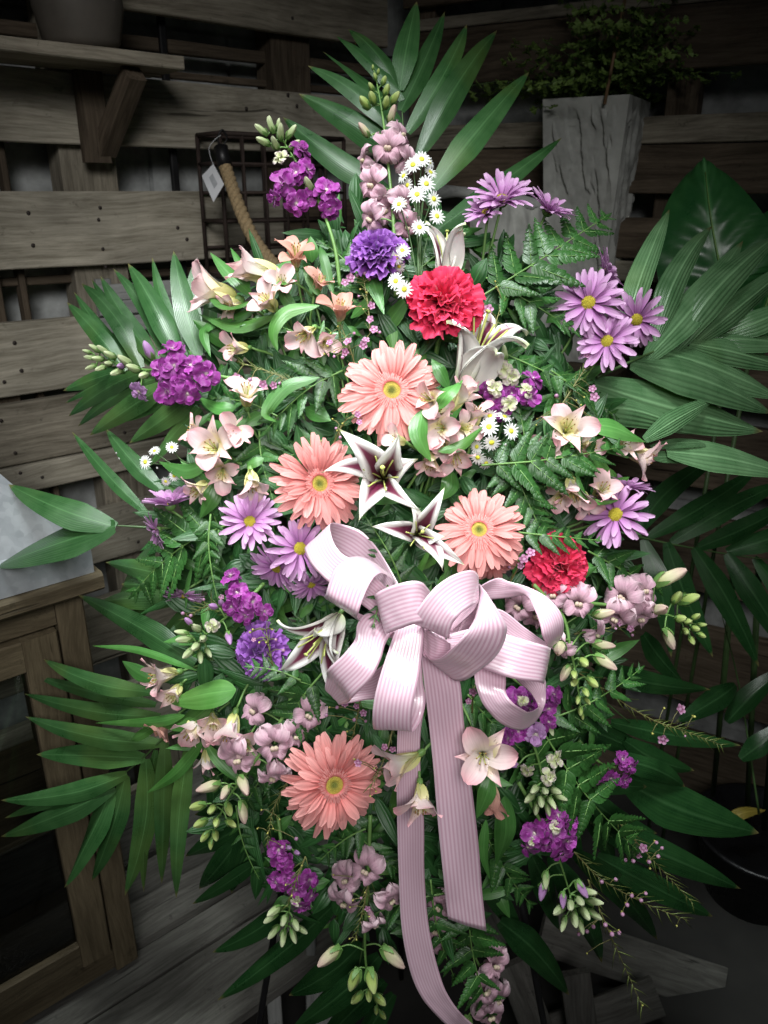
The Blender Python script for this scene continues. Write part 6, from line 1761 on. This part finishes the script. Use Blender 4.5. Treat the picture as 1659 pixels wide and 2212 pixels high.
# ---- waxflower
wax('waxflower sprig with mauve stars left of the red carnation', [(800, 720, 5), (795, 660, 15), (785, 600, 12)], [(757, 600, 22, 11), (745, 610, 20, 10), (802, 660, 26, 10), (800, 690, 26, 10), (808, 712, 24, 11), (790, 735, 24, 10)], [(788, 591, 20, 8), (798, 603, 20, 7), (772, 595, 18, 7), (820, 718, 20, 7), (775, 640, 18, 6)], [(792, 632, 20), (785, 668, 22), (778, 625, 20)], 8, 22)
wax('waxflower sprig with mauve stars above the top gerbera', [(770, 800, 5), (755, 750, 20), (735, 700, 18)], [(752, 738, 34, 12), (785, 745, 34, 11), (745, 760, 30, 10), (712, 740, 26, 9)], [(740, 772, 30, 8), (722, 770, 28, 7), (765, 720, 26, 7)], [(708, 748, 26), (700, 765, 26), (722, 760, 28), (730, 705, 22), (714, 720, 22)], 6, 20)
wax('waxflower sprig between the left stock and the top gerbera', [(660, 840, 0), (600, 810, 8), (510, 780, 5)], [(568, 830, 22, 11), (590, 832, 22, 10), (510, 815, 16, 11)], [(540, 820, 18, 9), (604, 828, 20, 7)], (), 26, 22)
wax('waxflower tip lying over the lower left edge of the top gerbera', [(720, 960, 30), (745, 910, 48), (775, 895, 50)], [(772, 895, 62, 9), (776, 912, 60, 8)], [(735, 945, 44, 7), (726, 925, 42, 6)], [(718, 905, 44), (728, 930, 44), (740, 915, 48)], 9, 18)
wax('bare waxflower sprig pointing far right with two last stars', [(1230, 1440, -20), (1390, 1545, -12), (1480, 1580, -16), (1565, 1612, -22)], [(1470, 1532, -8, 13), (1432, 1597, -8, 13)], [(1480, 1590, -12, 5)], [(1500, 1548, -10, 7), (1435, 1530, -12, 6), (1410, 1585, -12, 6)], 46, 42)
wax('waxflower sprig with mauve buds below the large right fern', [(1330, 1770, -25), (1385, 1830, -14), (1440, 1890, -20), (1500, 1955, -30)], [(1390, 1832, -6, 11), (1378, 1846, -6, 10)], [(1352, 1858, -8, 9), (1368, 1860, -8, 9), (1402, 1862, -8, 9), (1422, 1850, -8, 9), (1430, 1832, -10, 8), (1418, 1820, -10, 8)], [(1404, 1876, -8, 6)], 26, 48)
wax('waxflower sprig with buds below the lower right stock', [(1240, 1840, -15), (1300, 1900, -8), (1390, 1950, -14), (1490, 1990, -25)], (), [(1300, 1905, 0, 9), (1330, 1900, 0, 9), (1365, 1935, -2, 9), (1385, 1945, -2, 9), (1395, 1930, -4, 8), (1355, 1955, -2, 9), (1345, 1975, -2, 9)], [(1462, 2000, -18, 5)], 30, 46)
wax('waxflower sprig trailing down at the bottom right corner', [(1270, 1900, -15), (1310, 2000, -10), (1350, 2090, -20), (1390, 2180, -30)], (), [(1268, 2012, -4, 9), (1282, 2002, -4, 9), (1308, 1998, -4, 10), (1322, 2018, -4, 10), (1338, 2015, -6, 9), (1250, 2018, -6, 8)], [(1388, 2172, -26, 5), (1268, 2060, -14, 5)], 26, 44)
wax('waxflower sprig between the lowest gerbera and the cream trumpet', [(850, 1570, 10), (830, 1640, 30), (800, 1700, 46)], [(830, 1614, 40, 9), (848, 1618, 40, 9), (774, 1648, 58, 10)], [(838, 1686, 50, 7), (856, 1682, 50, 7)], [(765, 1640, 58), (808, 1660, 48), (830, 1670, 48), (800, 1720, 50), (812, 1710, 48)], 14, 20)
wax('waxflower sprig under the left bow loops', [(780, 1460, 5), (775, 1530, 12), (760, 1600, 8)], [(745, 1520, 20, 9), (785, 1540, 18, 9), (770, 1525, 18, 8)], [(705, 1545, 18, 8), (728, 1528, 18, 8), (790, 1558, 16, 7), (765, 1555, 16, 8)], [(712, 1528, 18), (750, 1580, 12), (730, 1590, 12)], 12, 22)
wax('waxflower sprig hanging left of the lowest gerbera', [(620, 1690, 0), (590, 1750, 8), (575, 1830, 0)], (), [(610, 1830, 6, 8), (640, 1812, 6, 9)], [(565, 1750, 10), (590, 1790, 10), (578, 1800, 10), (604, 1770, 10), (556, 1790, 8)], 24, 26)
wax('waxflower sprig with yellow buds over the purple stock at the bottom', [(660, 1850, 0), (640, 1900, 12), (620, 1960, 10)], (), (), [(617, 1912, 16), (652, 1870, 14), (630, 1935, 16)], 14, 26)
wax('waxflower sprig with yellow buds hanging over the bottom snapdragon', [(800, 1880, 0), (785, 1960, 18), (765, 2035, 14)], [(794, 1962, 22, 8)], [(780, 1940, 22, 6)], [(788, 1928, 24), (762, 1945, 24), (756, 1960, 22), (798, 1980, 22), (770, 2030, 18), (755, 2028, 18), (720, 1890, 14)], 20, 26)
wax('waxflower sprig over the left violet carnation', [(600, 1470, 15), (585, 1420, 34), (575, 1360, 30)], [(548, 1382, 40, 6)], [(612, 1405, 34, 8), (596, 1382, 36, 7)], [(546, 1360, 38, 6), (540, 1366, 38, 6), (560, 1388, 38, 6), (575, 1388, 38, 6), (588, 1360, 36, 5)], 12, 20)
wax('waxflower sprig with needles reaching left of the magenta stock', [(520, 1330, 0), (450, 1310, 6), (395, 1340, -4)], [(478, 1290, 12, 7)], [(395, 1325, 4, 8), (412, 1330, 4, 8), (455, 1270, 6, 8), (440, 1295, 4, 7)], (), 22, 28)
wax('waxflower sprig right of the half open lily', [(1090, 830, -5), (1070, 720, 6), (1085, 650, 0)], [(1055, 668, 18, 13), (1090, 712, 6, 12), (1075, 735, 6, 9)], [(1040, 690, 8, 8), (1120, 715, 4, 8)], [(1072, 620, 8), (1070, 608, 6)], 10, 20)
wax('waxflower sprig with rusty stars under the right daisies', [(1210, 880, -10), (1255, 810, 2), (1290, 760, 0)], [(1268, 768, 8, 9), (1284, 858, 4, 12), (1280, 840, 4, 10)], [(1296, 760, 8, 10), (1202, 855, 6, 9), (1280, 905, 6, 9), (1290, 910, 8, 9)], [(1255, 875, 6), (1245, 865, 6), (1275, 900, 8), (1160, 905, 8), (1158, 918, 8), (1262, 858, 6)], 22, 24)
wax('pair of waxflower stars left of the small red carnation', [(1100, 1260, 0), (1130, 1210, 20), (1150, 1195, 24)], [(1132, 1208, 34, 13), (1146, 1194, 34, 12), (1125, 1222, 32, 9)], [(1100, 1225, 20, 7)], (), 4, 14)
wax('waxflower stars at the right edge of the lower bow loop', [(1020, 1540, 0), (1022, 1500, 14), (1030, 1470, 10)], [(1022, 1494, 24, 11), (1012, 1515, 20, 8)], [(1028, 1476, 20, 6)], (), 4, 14)
wax('waxflower sprig hanging under the right mauve snapdragon', [(1240, 1370, -5), (1330, 1355, 4), (1370, 1360, 2)], [(1338, 1345, 16, 9), (1362, 1358, 16, 9)], [(1366, 1372, 14, 7), (1330, 1358, 14, 6)], (), 16, 24)
# ================================================================== ribbon bow
def ZR(q): return (609.8 + q[0] * .4084, 1084 + q[1] * .4084, q[2])
bow = thing('ribbon_bow', H(914, 1366, 40), 'pale pink striped satin bow with two long tails in the middle', 'bow')
def strip(name, pairs, z=True, n=7):
    A_ = catmull([H(*(ZR(a) if z else a)) for a, b in pairs], n)
    B_ = catmull([H(*(ZR(b) if z else b)) for a, b in pairs], n)
    K = len(A_) - 1
    m = MB(bow.location)
    def fn(u, v):
        i = int(round(v * K))
        p = A_[i].lerp(B_[i], u)
        t = A_[min(i + 1, K)] - A_[max(i - 1, 0)]
        nn = t.cross(B_[i] - A_[i])
        nn = nn.normalized() if nn.length > 1e-9 else BK
        sd = len(bow.children) * 3.7
        w = 0.0016 * noise.noise(V((u * 1.3 + sd, v * 5.0, sd))) + 0.0007 * noise.noise(V((u * 4 + sd, v * 14, sd)))
        return p + nn * (w + 0.0022 * math.sin(math.pi * u) * noise.noise(V((sd, v * 3.0, 1.7))))
    m.grid(fn, 10, K)
    o = obj(name, m.mesh(name, MT['ribbon']), bow)
    s = o.modifiers.new('thickness', 'SOLIDIFY'); s.thickness = 0.0003; s.offset = 0
    return o
def L(*q):
    return [((a, b, c), (d, e, f)) for a, b, c, d, e, f in q]
strip('loop', L((680, 560, 45, 640, 620, 40), (545, 310, 38, 480, 420, 18), (430, 165, 32, 330, 330, 10), (320, 118, 36, 190, 250, 22), (258, 116, 58, 118, 236, 58), (262, 190, 85, 150, 325, 88), (310, 268, 96, 240, 418, 98), (410, 330, 92, 350, 490, 94), (560, 460, 80, 500, 600, 80), (700, 600, 62, 640, 680, 62)))
strip('loop', L((720, 660, 62, 690, 700, 70), (600, 470, 55, 610, 520, 78), (575, 390, 60, 582, 415, 92), (470, 308, 72, 520, 378, 108), (370, 292, 86, 470, 420, 120), (280, 355, 104, 430, 500, 128), (232, 480, 112, 400, 596, 126), (236, 520, 88, 402, 625, 98), (400, 590, 70, 490, 695, 76), (650, 680, 68, 660, 740, 68)))
strip('loop', L((1000, 470, 50, 980, 560, 40), (1130, 405, 42, 1060, 522, 30), (1200, 425, 46, 1200, 507, 36), (1300, 452, 62, 1286, 497, 58), (1400, 502, 80, 1330, 562, 78), (1470, 580, 92, 1365, 650, 92), (1490, 660, 88, 1382, 722, 92), (1470, 730, 70, 1402, 768, 72), (1415, 752, 52, 1340, 790, 52), (1290, 670, 48, 1190, 740, 48), (1140, 565, 52, 1050, 660, 52), (960, 600, 60, 920, 700, 60)))
strip('loop', L((1020, 760, 50, 1160, 780, 55), (1015, 905, 70, 1182, 925, 76), (1035, 1010, 80, 1182, 1005, 92), (1085, 1105, 84, 1218, 1060, 100), (1165, 1178, 82, 1272, 1100, 98), (1255, 1206, 70, 1308, 1113, 86), (1335, 1170, 54, 1346, 1096, 64), (1388, 1075, 42, 1352, 1076, 40), (1394, 1000, 38, 1312, 1010, 28), (1386, 930, 38, 1240, 946, 26), (1300, 830, 42, 1160, 850, 38)))
strip('loop', L((640, 660, 60, 640, 730, 60), (470, 590, 78, 590, 690, 84), (400, 640, 92, 548, 745, 96), (385, 725, 100, 520, 835, 104), (325, 805, 106, 470, 935, 110), (250, 877, 100, 377, 1030, 104), (236, 920, 80, 350, 1060, 84), (236, 1000, 62, 300, 1074, 64), (330, 940, 52, 420, 1052, 52), (480, 900, 50, 540, 1020, 50), (640, 760, 55, 680, 840, 55)))
strip('loop', L((880, 700, 62, 840, 800, 62), (1060, 660, 74, 960, 840, 74), (1185, 700, 88, 1070, 885, 88), (1300, 735, 104, 1220, 935, 104), (1400, 764, 108, 1358, 955, 108), (1418, 775, 86, 1376, 962, 88), (1340, 760, 64, 1310, 930, 64), (1160, 700, 58, 1120, 840, 58), (960, 680, 58, 930, 780, 58)))
strip('loop', L((640, 620, 84, 740, 600, 86), (600, 680, 92, 748, 680, 94), (560, 790, 102, 740, 800, 102), (505, 960, 112, 712, 970, 114), (480, 1090, 112, 688, 1090, 116), (481, 1192, 98, 688, 1212, 104), (505, 1196, 76, 735, 1150, 78), (550, 1090, 62, 758, 1050, 64), (590, 950, 58, 742, 935, 60), (660, 760, 62, 740, 780, 62)))
strip('loop', L((860, 650, 66, 880, 720, 62), (940, 560, 60, 990, 690, 54), (1030, 440, 72, 1035, 560, 66), (1062, 455, 96, 1034, 552, 94), (1112, 530, 112, 1015, 620, 116), (1170, 620, 122, 970, 692, 130), (1188, 690, 120, 905, 768, 132), (1140, 800, 108, 845, 822, 122), (1045, 890, 92, 795, 838, 106), (935, 946, 74, 745, 812, 84), (800, 860, 58, 735, 740, 64)))
strip('loop', L((820, 690, 78, 900, 720, 80), (690, 645, 104, 884, 722, 106), (678, 632, 122, 884, 712, 124), (720, 560, 130, 900, 648, 134), (800, 460, 132, 945, 592, 136), (900, 388, 124, 1000, 552, 128), (1000, 362, 106, 1034, 536, 108), (1036, 400, 82, 1046, 520, 84), (1000, 480, 66, 1010, 580, 66), (880, 600, 66, 890, 690, 64)))
strip('knot', L((520, 500, 70, 575, 650, 72), (490, 490, 104, 547, 697, 104), (560, 450, 122, 612, 676, 120), (660, 422, 130, 690, 650, 128), (735, 424, 128, 748, 640, 126), (778, 470, 108, 790, 642, 112), (770, 500, 76, 790, 640, 78)))
strip('knot', L((742, 660, 84, 742, 800, 76), (790, 690, 96, 790, 850, 86), (840, 720, 98, 850, 850, 90), (890, 750, 84, 895, 820, 80)))
def T(*q): return [((a, b, e), (c, d, e)) for a, b, c, d, e in q]
strip('tail', T((900, 1370, 955, 1360, 62), (910, 1423, 973, 1411, 66), (918, 1492, 994, 1476, 60), (926, 1558, 1003, 1566, 52), (937, 1668, 1020, 1705, 44), (946, 1779, 1033, 1816, 38), (961, 1926, 1042, 1926, 34), (968, 1986, 1051, 2012, 34)), z=False)
strip('tail', T((868, 1500, 925, 1495, 46), (859, 1576, 909, 1582, 42), (857, 1680, 909, 1680, 36), (858, 1780, 916, 1779, 30), (861, 1880, 917, 1889, 26), (867, 1999, 926, 1999, 24), (884, 2091, 946, 2091, 24), (910, 2154, 968, 2150, 26), (957, 2207, 1003, 2196, 24), (1010, 2250, 1050, 2235, 16)), z=False)
